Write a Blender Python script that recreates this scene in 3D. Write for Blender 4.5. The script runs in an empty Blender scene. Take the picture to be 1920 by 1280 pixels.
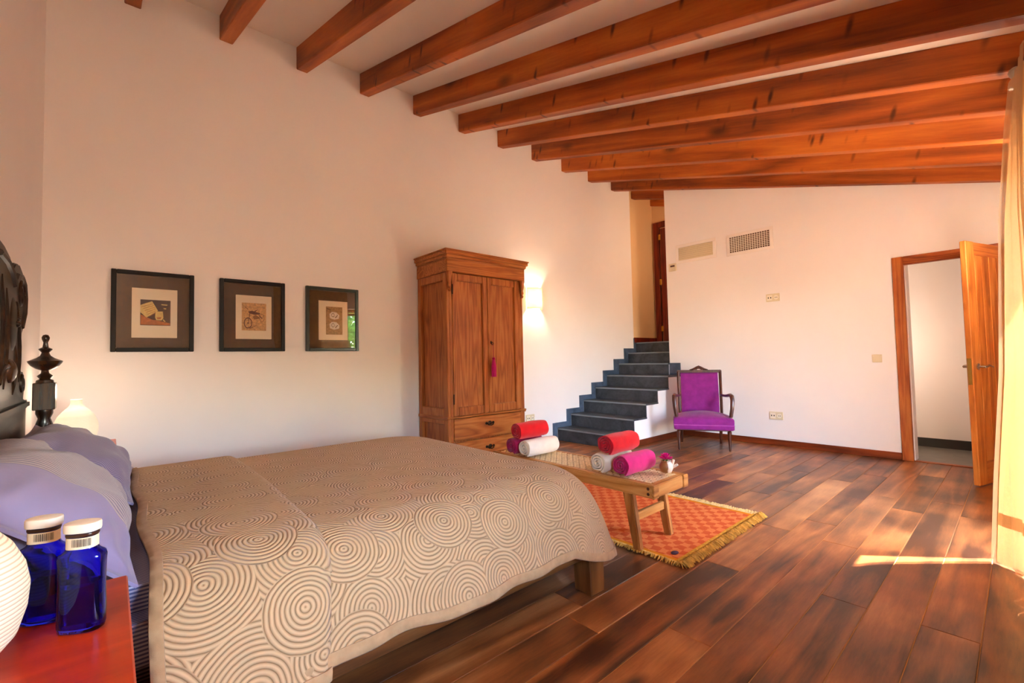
import bpy, bmesh, math, random
import numpy as np
from mathutils import Vector, Matrix, Euler
random.seed(7); RNG = np.random.RandomState(5)
C = bpy.context.scene.collection
PI = math.pi
# ---------------------------------------------------------------- camera, sky, sun, exposure
cd = bpy.data.cameras.new('camera'); cam = bpy.data.objects.new('camera', cd); C.objects.link(cam)
R_ = Vector((0.7479028, -0.66345735, -0.02158122)); U_ = Vector((-0.01027931, -0.04408275, 0.998975)); F_ = Vector((0.66372867, 0.74691436, 0.03978949))
cam.matrix_world = Matrix(((R_.x, U_.x, -F_.x, 0.3521), (R_.y, U_.y, -F_.y, -4.3342), (R_.z, U_.z, -F_.z, 1.1333), (0, 0, 0, 1)))
cd.sensor_width = 36.0; cd.lens = 848.55 / 1920 * 36; cd.clip_start = 0.02
bpy.context.scene.camera = cam
sc = bpy.context.scene
sc.view_settings.view_transform = 'Standard'; sc.view_settings.look = 'None'
sc.view_settings.gamma = 1.0; sc.view_settings.use_curve_mapping = False
sc.view_settings.exposure = 2.87
sc.cycles.use_denoising = True
sc.cycles.max_bounces = 12; sc.cycles.diffuse_bounces = 8; sc.cycles.transmission_bounces = 10; sc.cycles.transparent_max_bounces = 12
sc.cycles.sample_clamp_indirect = 8.0
sc.cycles.caustics_refractive = False; sc.cycles.caustics_reflective = False
w = bpy.data.worlds.new('sky'); sc.world = w; w.use_nodes = True
nt = w.node_tree; sky = nt.nodes.new('ShaderNodeTexSky'); sky.sky_type = 'NISHITA'; sky.sun_disc = False
SUN_EL = math.radians(57); SUN_AZ = (0.671, -0.741)
sky.sun_elevation = SUN_EL; sky.sun_rotation = math.atan2(SUN_AZ[0], SUN_AZ[1])
bg = nt.nodes['Background']; bg.inputs['Strength'].default_value = 1.42
nt.links.new(sky.outputs[0], bg.inputs['Color'])
sd = bpy.data.lights.new('sun', 'SUN'); so = bpy.data.objects.new('sun', sd); C.objects.link(so)
sd.energy = 12.0; sd.angle = math.radians(0.53); sd.color = (1.0, 0.95, 0.88)
sdir = Vector((SUN_AZ[0]*math.cos(SUN_EL), SUN_AZ[1]*math.cos(SUN_EL), math.sin(SUN_EL)))
so.rotation_euler = sdir.to_track_quat('Z', 'Y').to_euler(); so.location = (9, -10, 12)
def lamp(name, loc, power, color, radius=0.05):
    l = bpy.data.lights.new(name, 'POINT'); o = bpy.data.objects.new(name, l); C.objects.link(o)
    l.energy = power; l.color = color; l.shadow_soft_size = radius; o.location = loc
    return o
WARM = (1.0, 0.76, 0.56)
SCONCE_W = 5.0; BOUNCE = 9.0
# sky portals in the window opening and the added fill opening (they emit nothing; they only steer sampling of the sky)
def portal(name, x0, x1, z0, z1):
    l = bpy.data.lights.new(name, 'AREA'); l.shape = 'RECTANGLE'; l.size = x1-x0; l.size_y = z1-z0
    o = bpy.data.objects.new(name, l); C.objects.link(o); o.location = ((x0+x1)/2, -4.74, (z0+z1)/2)
    o.rotation_euler = (math.radians(90), 0, 0)
    l.cycles.is_portal = True
portal('portal_a', 3.4, 4.455, 0.0, 2.2); portal('portal_b', 0.75, 1.6, 0.78, 1.36)

# ---------------------------------------------------------------- helpers
def srgb(h, k=1.0):
    h = h.lstrip('#'); o = []
    for i in (0, 2, 4):
        c = int(h[i:i+2], 16)/255
        o.append((c/12.92 if c <= .04045 else ((c+.055)/1.055)**2.4)*k)
    return (o[0], o[1], o[2], 1)
def B(): return bmesh.new()
def box(bm, x0, x1, y0, y1, z0, z1):
    if x0 > x1: x0, x1 = x1, x0
    if y0 > y1: y0, y1 = y1, y0
    if z0 > z1: z0, z1 = z1, z0
    v = [bm.verts.new(p) for p in ((x0,y0,z0),(x1,y0,z0),(x1,y1,z0),(x0,y1,z0),(x0,y0,z1),(x1,y0,z1),(x1,y1,z1),(x0,y1,z1))]
    for f in ((0,3,2,1),(4,5,6,7),(0,1,5,4),(1,2,6,5),(2,3,7,6),(3,0,4,7)): bm.faces.new([v[i] for i in f])
    return v
def prism(bm, pts, axis, a0, a1):
    def P(u, v, a):
        return {'x': (a, u, v), 'y': (u, a, v), 'z': (u, v, a)}[axis]
    lo = [bm.verts.new(P(u, v, a0)) for u, v in pts]; hi = [bm.verts.new(P(u, v, a1)) for u, v in pts]
    n = len(pts)
    fs = [bm.faces.new(lo[::-1]), bm.faces.new(hi)]
    for i in range(n): fs.append(bm.faces.new((lo[i], lo[(i+1) % n], hi[(i+1) % n], hi[i])))
    bmesh.ops.recalc_face_normals(bm, faces=bm.faces)
    return lo + hi
def lathe(bm, prof, n=24, c=(0,0,0), sx=1.0, sy=1.0, cap=True):
    rings = []
    for r, z in prof:
        if r < 1e-5: rings.append([bm.verts.new((c[0], c[1], c[2]+z))])
        else: rings.append([bm.verts.new((c[0]+sx*r*math.cos(2*PI*i/n), c[1]+sy*r*math.sin(2*PI*i/n), c[2]+z)) for i in range(n)])
    for a, b in zip(rings, rings[1:]):
        for i in range(n):
            j = (i+1) % n
            if len(a) == 1 and len(b) == 1: break
            if len(a) == 1: bm.faces.new((a[0], b[j], b[i]))
            elif len(b) == 1: bm.faces.new((a[i], a[j], b[0]))
            else: bm.faces.new((a[i], a[j], b[j], b[i]))
    if cap:
        if len(rings[0]) > 1: bm.faces.new(rings[0][::-1])
        if len(rings[-1]) > 1: bm.faces.new(rings[-1])
    return rings
def tube(bm, pts, r, n=8, closed=False, flat=1.0):
    pts = [Vector(p) for p in pts]; m = len(pts)
    rr = r if isinstance(r, (list, tuple)) else [r]*m
    rings = []; prev = None
    for i, p in enumerate(pts):
        if closed: t = pts[(i+1) % m]-pts[i-1]
        else: t = pts[min(i+1, m-1)]-pts[max(i-1, 0)]
        t.normalize()
        if prev is None:
            a = Vector((0,0,1)) if abs(t.z) < .9 else Vector((1,0,0))
            u = a.cross(t).normalized()
        else:
            u = (prev - t*prev.dot(t)).normalized()
        prev = u; v = t.cross(u)
        rings.append([bm.verts.new(p + (u*math.cos(2*PI*k/n) + v*math.sin(2*PI*k/n)*flat)*rr[i]) for k in range(n)])
    rng = range(m) if closed else range(m-1)
    for i in rng:
        a, b = rings[i], rings[(i+1) % m]
        for k in range(n): bm.faces.new((a[k], a[(k+1) % n], b[(k+1) % n], b[k]))
    if not closed:
        bm.faces.new(rings[0][::-1]); bm.faces.new(rings[-1])
def ball(bm, c, r, u=12, v=8, sx=1, sy=1, sz=1):
    g = bmesh.ops.create_uvsphere(bm, u_segments=u, v_segments=v, radius=1.0)
    for q in g['verts']: q.co = Vector((c[0]+q.co.x*r*sx, c[1]+q.co.y*r*sy, c[2]+q.co.z*r*sz))
def grid_mesh(name, V, nu, nv, uv=None, closed_u=False):
    """V: (nu*nv,3) row-major with u rows."""
    F = []
    for i in range(nu if closed_u else nu-1):
        for j in range(nv-1):
            a = i*nv+j; b = ((i+1) % nu)*nv+j
            F.append((a, b, b+1, a+1))
    me = bpy.data.meshes.new(name); me.from_pydata([tuple(map(float, p)) for p in V], [], F)
    if uv is not None:
        l = me.uv_layers.new(name='uv'); vi = np.zeros(len(me.loops), dtype=np.int32); me.loops.foreach_get('vertex_index', vi)
        l.data.foreach_set('uv', np.asarray(uv, dtype=np.float32)[vi].ravel())
    return me
def link(name, me, mat, parent=None, world=False, smooth=False, sharp=40):
    if mat is not None:
        for m in (mat if isinstance(mat, (list, tuple)) else [mat]): me.materials.append(m)
    if world and parent is not None:
        off = Vector((0,0,0)); q = parent
        while q is not None: off += q.location; q = q.parent
        me.transform(Matrix.Translation(-off))
    if smooth:
        me.polygons.foreach_set('use_smooth', [True]*len(me.polygons)); me.set_sharp_from_angle(angle=math.radians(sharp))
    o = bpy.data.objects.new(name, me); C.objects.link(o)
    if parent is not None: o.parent = parent
    return o
def obj(name, bm, mat, parent=None, world=True, bev=0, seg=1, smooth=False, sharp=40, recalc=True):
    if recalc: bmesh.ops.recalc_face_normals(bm, faces=bm.faces)
    if bev:
        es = [e for e in bm.edges if len(e.link_faces) == 2 and e.calc_face_angle(0) > .5]
        bmesh.ops.bevel(bm, geom=es, offset=bev, segments=seg, affect='EDGES', clamp_overlap=True)
    me = bpy.data.meshes.new(name); bm.to_mesh(me); bm.free()
    return link(name, me, mat, parent, world, smooth, sharp)
def thing(name, label, cat, loc=(0,0,0), rotz=0, group=None):
    o = bpy.data.objects.new(name, None); C.objects.link(o); o.empty_display_size = .1
    o.location = loc; o.rotation_euler = (0, 0, rotz); o['label'] = label; o['category'] = cat
    if group: o['group'] = group
    return o
def tag(o, label, cat, group=None):
    o['label'] = label; o['category'] = cat
    if group: o['group'] = group
    return o
def struct(o): o['kind'] = 'structure'; return o
def sempty(name, loc=(0,0,0)):
    o = bpy.data.objects.new(name, None); C.objects.link(o); o.location = loc; return struct(o)
def dup(root, loc, rotz, label, group=None):
    r = root.copy(); C.objects.link(r); r.location = loc; r.rotation_euler = (0, 0, rotz); r['label'] = label
    if group: r['group'] = group
    def rec(a, b):
        for ch in list(a.children):
            c = ch.copy(); C.objects.link(c); c.parent = b; rec(ch, c)
    rec(root, r)
    return r

# ---------------------------------------------------------------- materials
class NT:
    def __init__(s, name):
        s.m = bpy.data.materials.new(name); s.m.use_nodes = True; s.t = s.m.node_tree
        s.b = s.t.nodes['Principled BSDF']; s.out = s.t.nodes['Material Output']
    def n(s, typ, ins=None, **kw):
        nd = s.t.nodes.new('ShaderNode'+typ)
        for k, v in kw.items(): setattr(nd, k, v)
        for k, v in (ins or {}).items(): s.set(nd.inputs[k], v)
        return nd
    def set(s, sock, v):
        if isinstance(v, bpy.types.NodeSocket): s.t.links.new(v, sock)
        elif hasattr(v, 'outputs'): s.t.links.new(v.outputs[0], sock)
        else: sock.default_value = v
    def math(s, op, a, b=0.0, c=0.0):
        nd = s.n('Math', operation=op)
        s.set(nd.inputs[0], a); s.set(nd.inputs[1], b); s.set(nd.inputs[2], c); return nd.outputs[0]
    def ramp(s, fac, stops, interp='LINEAR'):
        nd = s.n('ValToRGB'); cr = nd.color_ramp; cr.interpolation = interp
        while len(cr.elements) < len(stops): cr.elements.new(.5)
        for e, (p, c) in zip(cr.elements, stops): e.position = p; e.color = c if len(c) == 4 else (*c, 1)
        s.set(nd.inputs[0], fac); return nd.outputs[0]
    def mix(s, fac, a, b, mode='MIX'):
        nd = s.n('Mix', data_type='RGBA', blend_type=mode)
        s.set(nd.inputs[0], fac); s.set(nd.inputs[6], a); s.set(nd.inputs[7], b); return nd.outputs[2]
    def base(s, v): s.set(s.b.inputs['Base Color'], v); return s
    def rough(s, v): s.set(s.b.inputs['Roughness'], v); return s
    def bump(s, h, strength=.3, dist=.01):
        nd = s.n('Bump', {'Strength': strength, 'Distance': dist, 'Height': h}); s.set(s.b.inputs['Normal'], nd); return s
    def obj(s): return s.n('TexCoord').outputs['Object']
    def noise(s, co, scale, detail=3, rough=.55, dist=0.0):
        return s.n('TexNoise', {'Vector': co, 'Scale': scale, 'Detail': detail, 'Roughness': rough, 'Distortion': dist}).outputs[0]
def plain(name, col, rough=.6, metal=0.0, noise=0.0, nscale=20, bump=0.0, bscale=80, spec=.5, bdist=.004):
    m = NT(name); co = m.obj()
    c = srgb(col) if isinstance(col, str) else col
    if noise:
        d = tuple(x*(1-noise) for x in c[:3])+(1,); e = tuple(min(1, x*(1+noise)) for x in c[:3])+(1,)
        m.base(m.ramp(m.noise(co, nscale, 4), [(.3, d), (.7, e)]))
    else: m.base(c)
    m.rough(rough); m.b.inputs['Metallic'].default_value = metal; m.b.inputs['Specular IOR Level'].default_value = spec
    if bump: m.bump(m.noise(co, bscale, 3), bump, bdist)
    return m.m
def wood(name, cols, axis='X', scale=1.0, along=.07, rough=.45, var=.25, knots=0.5, ring=7.0, adze=0.0, contrast=1.0, spec=.4, hue=None, bump=.15, bigk=.4):
    """cols: dark, mid, light; grain runs along axis; each object draws its own cut from the board."""
    m = NT(name); co = m.obj(); rnd = m.n('ObjectInfo').outputs['Random']
    off = m.n('CombineXYZ', {0: m.math('MULTIPLY', rnd, 37.0), 1: m.math('MULTIPLY', rnd, 91.0), 2: m.math('MULTIPLY', rnd, 53.0)})
    p = m.n('VectorMath', {0: co, 1: off}, operation='ADD').outputs[0]
    st = {'X': (along, 1, 1), 'Y': (1, along, 1), 'Z': (1, 1, along)}[axis]
    sq = m.n('VectorMath', {0: p, 1: tuple(v*scale for v in st)}, operation='MULTIPLY').outputs[0]
    warp = m.noise(sq, 3.0, 2, .5, .3)
    rings = m.math('FRACT', m.math('MULTIPLY', warp, ring))
    tri = m.math('ABSOLUTE', m.math('SUBTRACT', rings, .5))
    fine = m.noise(sq, 55, 5, .7)
    big = m.noise(p, 1.3*scale, 2)
    f = m.math('ADD', m.math('MULTIPLY', tri, .75*contrast), m.math('ADD', m.math('MULTIPLY', fine, .45*contrast), m.math('MULTIPLY', big, bigk)))
    f = m.math('ADD', f, m.math('MULTIPLY', m.math('SUBTRACT', rnd, .5), var))
    f = m.math('SUBTRACT', f, .1+(bigk-.4)*.5)
    d, mi, li = [srgb(c) for c in cols]
    col = m.ramp(f, [(.18, d), (.5, mi), (.86, li)])
    h = m.math('ADD', m.math('MULTIPLY', fine, .6), m.math('MULTIPLY', tri, .3))
    if knots:
        sk = {'X': (.45, 1, 1), 'Y': (1, .45, 1), 'Z': (1, 1, .45)}[axis]
        kv = m.n('VectorMath', {0: p, 1: tuple(v*scale*2.6 for v in sk)}, operation='MULTIPLY').outputs[0]
        vo = m.n('TexVoronoi', {'Vector': kv, 'Scale': 1.0, 'Randomness': 1.0}).outputs['Distance']
        k = m.ramp(vo, [(.05, (1,1,1,1)), (.17, (0,0,0,1))])
        col = m.mix(m.math('MULTIPLY', k, knots), col, tuple(x*.35 for x in d[:3])+(1,))
    if adze:
        sa = {'X': (1, .30, .30), 'Y': (.30, 1, .30), 'Z': (.30, .30, 1)}[axis]
        av = m.n('VectorMath', {0: p, 1: tuple(v*11 for v in sa)}, operation='MULTIPLY').outputs[0]
        vo = m.n('TexVoronoi', {'Vector': av, 'Scale': 1.0, 'Randomness': 1.0}).outputs['Distance']
        patch = m.ramp(m.noise(p, 1.1, 2), [(.40, (0,0,0,1)), (.54, (1,1,1,1))])
        k = m.math('MULTIPLY', m.ramp(vo, [(.08, (1,1,1,1)), (.24, (0,0,0,1))]), patch)
        col = m.mix(m.math('MULTIPLY', k, adze), col, tuple(x*.45 for x in d[:3])+(1,))
        h = m.math('SUBTRACT', h, m.math('MULTIPLY', k, 1.2))
    if hue is not None: col = m.mix(m.math('MULTIPLY', m.math('FRACT', m.math('MULTIPLY', rnd, 7.13)), hue[1]), col, srgb(hue[0]))
    m.base(col); m.rough(rough); m.b.inputs['Specular IOR Level'].default_value = spec
    m.bump(h, bump, .004)
    return m.m
def emis(name, col, strength, base=None):
    m = NT(name); m.base(base or col); m.set(m.b.inputs['Emission Color'], col); m.b.inputs['Emission Strength'].default_value = strength
    m.rough(.7); return m.m
def thin_glass(name, refl=.06, tint=(1,1,1,1)):
    m = NT(name); m.t.nodes.remove(m.b)
    tr = m.n('BsdfTransparent', {'Color': tint}); gl = m.n('BsdfGlossy', {'Roughness': .01})
    fa = m.n('LayerWeight', {'Blend': .5}).outputs['Facing']
    f = m.math('ADD', m.math('MULTIPLY', m.math('POWER', fa, 5.0), .5), refl*.5)
    mx = m.n('MixShader', {0: f, 1: tr, 2: gl}); m.t.links.new(mx.outputs[0], m.out.inputs[0]); return m.m
def translucent(name, col, mixf=.5, scale=300, transp=0.0, noise=.12):
    m = NT(name); m.t.nodes.remove(m.b); co = m.obj()
    c = srgb(col); n = m.noise(co, 60, 4, .7)
    cc = m.ramp(n, [(.3, tuple(x*(1-noise) for x in c[:3])+(1,)), (.7, c)])
    df = m.n('BsdfDiffuse', {'Color': cc}); tl = m.n('BsdfTranslucent', {'Color': cc})
    bp = m.n('Bump', {'Strength': .15, 'Distance': .002, 'Height': m.noise(co, scale, 2)}); m.set(df.inputs['Normal'], bp)
    mx = m.n('MixShader', {0: mixf, 1: df, 2: tl})
    if transp:
        t = m.n('BsdfTransparent'); m2 = m.n('MixShader', {0: transp, 1: mx.outputs[0], 2: t}); mx = m2
    m.t.links.new(mx.outputs[0], m.out.inputs[0]); return m.m
def fabric(name, col, rough=.9, scale=600, bump=.25, noise=.1, sheen=.2):
    m = NT(name); co = m.obj(); c = srgb(col)
    n = m.noise(co, 14, 4, .6)
    m.base(m.ramp(n, [(.3, tuple(x*(1-noise) for x in c[:3])+(1,)), (.7, tuple(min(1, x*(1+noise)) for x in c[:3])+(1,))]))
    m.rough(rough); m.b.inputs['Specular IOR Level'].default_value = .15; m.b.inputs['Sheen Weight'].default_value = sheen
    m.bump(m.noise(co, scale, 2), bump, .003); return m.m

M = {}
def plaster(name, col):
    m = NT(name); co = m.obj(); c = srgb(col)
    m.base(m.ramp(m.noise(co, 1.1, 3), [(.3, tuple(x*.965 for x in c[:3])+(1,)), (.7, c)]))
    m.rough(.85); m.b.inputs['Specular IOR Level'].default_value = .2
    m.bump(m.math('ADD', m.noise(co, 5, 4), m.math('MULTIPLY', m.noise(co, 90, 2), .12)), .12, .02); return m.m
M['plaster'] = plaster('plaster', '#f2edea')
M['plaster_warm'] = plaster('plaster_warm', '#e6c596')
M['ceil'] = plaster('ceiling_plaster', '#f0e8e0')
M['beam'] = wood('beam_wood', ('#6e2d0c', '#ad5718', '#d57c2c'), 'Y', 1.0, .07, .5, .18, .8, 5, adze=.9, contrast=.85)
M['plank'] = wood('plank_wood', ('#45200d', '#965628', '#cf8c50'), 'X', 1.6, .11, .36, .2, .9, 4, hue=('#7d5f40', .2), spec=.5, bump=.12, contrast=.75, bigk=1.0)
M['subfloor'] = plain('floor_seam', '#c08a54', .8)
M['trim'] = wood('trim_wood', ('#4a1a08', '#7c3413', '#99481d'), 'Y', 1.5, .07, .4, .1, 0, 5)
M['trimx'] = wood('trim_wood_x', ('#4a1a08', '#7c3413', '#99481d'), 'X', 1.5, .07, .4, .1, 0, 5)
M['pine'] = wood('door_pine', ('#8a4310', '#c0752e', '#dd9a4f'), 'Z', 2.4, .07, .45, .15, .5, 6, contrast=.8)
M['pine_dark'] = wood('door_frame_pine', ('#74320c', '#aa561d', '#c97a36'), 'Z', 2.4, .07, .45, .1, .3, 9)
M['pine_y'] = wood('door_pine_y', ('#74300c', '#a8521a', '#c4702e'), 'Y', 2.4, .07, .45, .1, .3, 9)
M['pine_xl'] = wood('door_rail_pine', ('#7c3a10', '#b06324', '#cc8540'), 'X', 2.4, .07, .45, .1, .3, 9)
M['red_wood'] = wood('red_door_wood', ('#3c0c04', '#6b1d0a', '#8a2f12'), 'Z', 2, .07, .4, .1, 0, 6)
M['ward'] = wood('wardrobe_pine', ('#7c3d16', '#a95e2a', '#c27e42'), 'Z', 2.2, .07, .42, .12, .3, 11)
M['ward_x'] = wood('wardrobe_pine_x', ('#84431a', '#b0662c', '#c78548'), 'X', 2.2, .07, .42, .12, .35, 11)
M['ward_y'] = wood('wardrobe_pine_y', ('#7c3d16', '#a95e2a', '#c27e42'), 'Y', 2.2, .07, .42, .12, .3, 11)
M['teak'] = wood('bench_wood', ('#8a4f1c', '#c4853e', '#dba55f'), 'Y', 2.5, .07, .5, .1, 0, 8)
M['teak_z'] = wood('bench_leg_wood', ('#80481a', '#b97a38', '#d39c58'), 'Z', 2.5, .07, .5, .1, 0, 8)
M['teak_x'] = wood('bench_rail_wood', ('#8a4f1c', '#c4853e', '#dba55f'), 'X', 2.5, .07, .5, .1, 0, 8)
M['bedleg'] = wood('bed_leg_wood', ('#4a2a10', '#7c4e24', '#966632'), 'Z', 2, .07, .45, .1, .2, 7)
M['bedrail'] = wood('bed_rail_wood', ('#4a2810', '#7a4c22', '#936335'), 'X', 2, .07, .45, .1, 0, 7)
M['ebony'] = wood('headboard_wood', ('#120a05', '#2c1a0c', '#4c3018'), 'Y', 2, .07, .4, .1, 0, 6, spec=.35)
M['ebony_z'] = wood('headboard_turned_wood', ('#160b06', '#321c0e', '#533319'), 'Z', 2, .07, .25, .1, 0, 6, spec=.7)
M['mahog'] = wood('armchair_wood', ('#2a0d06', '#4d1f10', '#6b3219'), 'Z', 3, .07, .3, .1, 0, 6, spec=.6)
M['lacquer'] = wood('nightstand_wood', ('#a02602', '#cc4006', '#e06414'), 'X', 2, .07, .3, .05, 0, 6, contrast=.5, spec=.5, bump=.03)
def slate(name, a, b):
    m = NT(name); co = m.obj(); rnd = m.n('ObjectInfo').outputs['Random']
    p = m.n('VectorMath', {0: co, 1: m.n('CombineXYZ', {0: m.math('MULTIPLY', rnd, 31.0), 1: m.math('MULTIPLY', rnd, 17.0), 2: 0.0})}, operation='ADD').outputs[0]
    f = m.math('ADD', m.math('MULTIPLY', m.noise(p, 4, 4, .6, 1.0), .8), m.math('MULTIPLY', m.noise(p, 40, 3), .2))
    m.base(m.ramp(f, [(.35, srgb(a)), (.66, srgb(b))])); m.rough(.5); m.bump(m.noise(p, 25, 4), .15, .006); return m.m
M['slate'] = slate('slate_tile', '#23262b', '#4a4e54')
M['slate_skylit'] = slate('slate_skirting_skylit', '#33404f', '#55647a')  # bluer slate copy, grazing sky light put into the colour
M['grout'] = plain('slate_edge', '#7d858c', .6)
M['tile'] = plain('corridor_tile', '#6d6a62', .35, noise=.2, nscale=6)
M['dark_tile'] = plain('corridor_skirting', '#2b2a28', .4)
M['white'] = plain('white_plastic', '#ece3cf', .4)
M['cream_pl'] = plain('cream_plastic', '#dccfae', .4)
M['vent_white'] = plain('vent_white', '#f0e8e0', .5)
M['vent_dark'] = plain('vent_dark', '#6a4c3c', .8)
M['dark'] = plain('dark_hole', '#2a2018', .6)
M['chrome'] = plain('chrome', '#c8c4bc', .18, 1.0)
M['brass'] = plain('brass', '#c9a050', .25, 1.0)
M['iron'] = plain('dark_iron', '#2c2118', .4, .8)
M['frame_blk'] = plain('frame_black', '#15120f', .5, spec=.3)
M['frame_grn'] = plain('frame_greenblack', '#232c2a', .28)
M['paper'] = plain('cream_paper', '#ecdcc0', .8)
M['purple'] = fabric('purple_velvet', '#862478', .8, 500, .2, .16, .15)
M['towel_red'] = fabric('towel_red', '#d8101c', .95, 320, .8, .12)
M['towel_red2'] = fabric('towel_crimson', '#b00f22', .95, 320, .8, .12)
M['towel_pink'] = fabric('towel_pink', '#e22a82', .95, 320, .8, .12)
M['towel_mag'] = fabric('towel_magenta', '#a8124e', .95, 320, .8, .12)
M['towel_wht'] = fabric('towel_white', '#f4ece0', .95, 320, .8, .05)
M['towel_crm'] = fabric('towel_cream', '#e8d9bd', .95, 320, .8, .05)

# ---------------------------------------------------------------- room shell
L = 6.54; YW = -4.45; SL = .2751; ZC = 4.065; H = .172
def zc(y): return ZC + SL*y
bm = B(); box(bm, -.3, 6.95, 0, .25, -.1, 4.1); struct(obj('wall_left', bm, M['plaster']))
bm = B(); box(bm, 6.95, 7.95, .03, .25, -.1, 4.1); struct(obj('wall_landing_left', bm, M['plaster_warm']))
bm = B(); prism(bm, [(.25, -.1), (.25, zc(.25)+.03), (-4.75, zc(-4.75)+.03), (-4.75, -.1)], 'x', -.3, 0); struct(obj('wall_front', bm, M['plaster']))
bm = B(); yj = -.871; yd0, yd1, zd = -3.53, -4.33, 2.06
prism(bm, [(yj, -.1), (yj, zc(yj)+.03), (yd0, zc(yd0)+.03), (yd0, -.1)], 'x', L, L+.2)
prism(bm, [(yd0, zd), (yd0, zc(yd0)+.03), (yd1, zc(yd1)+.03), (yd1, zd)], 'x', L, L+.2)
prism(bm, [(yd1, -.1), (yd1, zc(yd1)+.03), (-4.75, zc(-4.75)+.03), (-4.75, -.1)], 'x', L, L+.2)
struct(obj('wall_back', bm, M['plaster']))
# window wall with its tall opening and a small one added for fill light
WIN = [(.75, 1.6), (3.4, 4.455)]; ZL = 2.2; ZT = (1.36, 2.2); ZB = (.78, 0.0)
bm = B(); xs = [-.3] + [v for p in WIN for v in p] + [7.95]
for i in range(0, len(xs), 2): box(bm, xs[i], xs[i+1], -4.75, YW, -.1, zc(YW)+.02)
for (a, b), zt, zb in zip(WIN, ZT, ZB):
    box(bm, a, b, -4.75, YW, zt, zc(YW)+.02)
    if zb > 0: box(bm, a, b, -4.75, YW, -.1, zb)
struct(obj('wall_right', bm, M['plaster']))
bm = B(); prism(bm, [(.25, zc(.25)), (.25, zc(.25)+.25), (-4.75, zc(-4.75)+.25), (-4.75, zc(-4.75))], 'x', -.3, 7.95)
ceiling = struct(obj('ceiling', bm, M['ceil']))
bm = B(); box(bm, 0, .0974, -4.66, 0, -.205, 0.0); bmx = bm
for v in bmx.verts: v.co.x += 0
bmesh.ops.bevel(bmx, geom=[e for e in bmx.edges if abs(e.verts[0].co.y-e.verts[1].co.y) > 1], offset=.006, segments=1, affect='EDGES')
bme = bpy.data.meshes.new('beam'); bmx.to_mesh(bme); bmx.free(); bme.materials.append(M['beam'])
bm = B(); box(bm, 0, .0974, -1.75, 0, -.205, 0.0); bsh = bpy.data.meshes.new('beam_short'); bm.to_mesh(bsh); bm.free(); bsh.materials.append(M['beam'])
ang = math.atan(SL)
for k in range(-1, 12):
    o = bpy.data.objects.new('beam', bme if k < 10 else bsh); C.objects.link(o); o.parent = ceiling
    o.location = (1.0083 + .6043*k - (.012 if k == 9 else 0), 0.0, ZC+.002); o.rotation_euler = (ang, 0, 0)
# floor of single planks
bm = B(); box(bm, 0, L+.06, -4.75, 0, -.1, -.0035); floor = struct(obj('floor', bm, M['subfloor']))
JO = {-3.48: [2.112, 3.92, 5.6], -3.30: [1.1, 2.83, 3.62, 5.2], -3.655: [.9, 3.59, 4.9], -3.83: [1.4, 2.865, 4.6, 5.9], -4.00: [1.9, 5.0], -4.18: [1.0, 2.875, 4.7], -4.355: [2.2, 4.9], -4.53: [2.6, 4.7]}
def plank_mesh(ln, wd):
    bm = B(); c = .0018; x0, x1, y0, y1 = .001, ln-.001, .0017, wd-.0017
    lo = [bm.verts.new(p) for p in ((x0,y0,-.02),(x1,y0,-.02),(x1,y1,-.02),(x0,y1,-.02))]
    md = [bm.verts.new(p) for p in ((x0,y0,-c),(x1,y0,-c),(x1,y1,-c),(x0,y1,-c))]
    hi = [bm.verts.new(p) for p in ((x0+c,y0+c,0),(x1-c,y0+c,0),(x1-c,y1-c,0),(x0+c,y1-c,0))]
    bm.faces.new(hi)
    for a, b in ((lo, md), (md, hi)):
        for i in range(4): bm.faces.new((a[i], a[(i+1) % 4], b[(i+1) % 4], b[i]))
    return bm
y = -4.53-.175
rows = []
yy = -4.53
while yy < -.01: rows.append(yy); yy += .1755
rows = [-4.53, -4.355, -4.18, -4.005, -3.83, -3.655, -3.48, -3.30]
yy = -3.125
while yy < -.02: rows.append(yy); yy += .1755
for i, y0 in enumerate(rows):
    y1 = rows[i+1] if i+1 < len(rows) else 0.0
    y0c = max(y0, YW)
    js = None
    for kk in JO:
        if abs(kk-y0) < .01: js = JO[kk]
    if js is None:
        js = []; x = random.uniform(.4, 1.6)
        while x < L-.4: js.append(x); x += random.uniform(.9, 2.1)
    xs = [0.0] + js + [L]
    for a, b in zip(xs, xs[1:]):
        o = obj('plank', plank_mesh(b-a, y1-y0c), M['plank'], world=False); o.parent = floor; o.location = (a, y0c, 0)
# door sill of the tall window opening
bm = B(); box(bm, 3.4, 4.455, -4.75, YW, -.02, 0); struct(obj('trim_1', bm, M['tile']))
# skirting boards
bm = B(); box(bm, L-.016, L, -3.46, -1.045, 0, .075); struct(obj('baseboard_back', bm, M['trim'], bev=.004))
bm = B(); box(bm, 5.03, L-.016, -1.058, -1.042, 0, .075); struct(obj('baseboard_stair', bm, M['trimx'], bev=.004))
bm = B(); box(bm, 0, 4.9, -.016, 0, 0, .075); struct(obj('baseboard_left', bm, M['trimx'], bev=.004))
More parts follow.
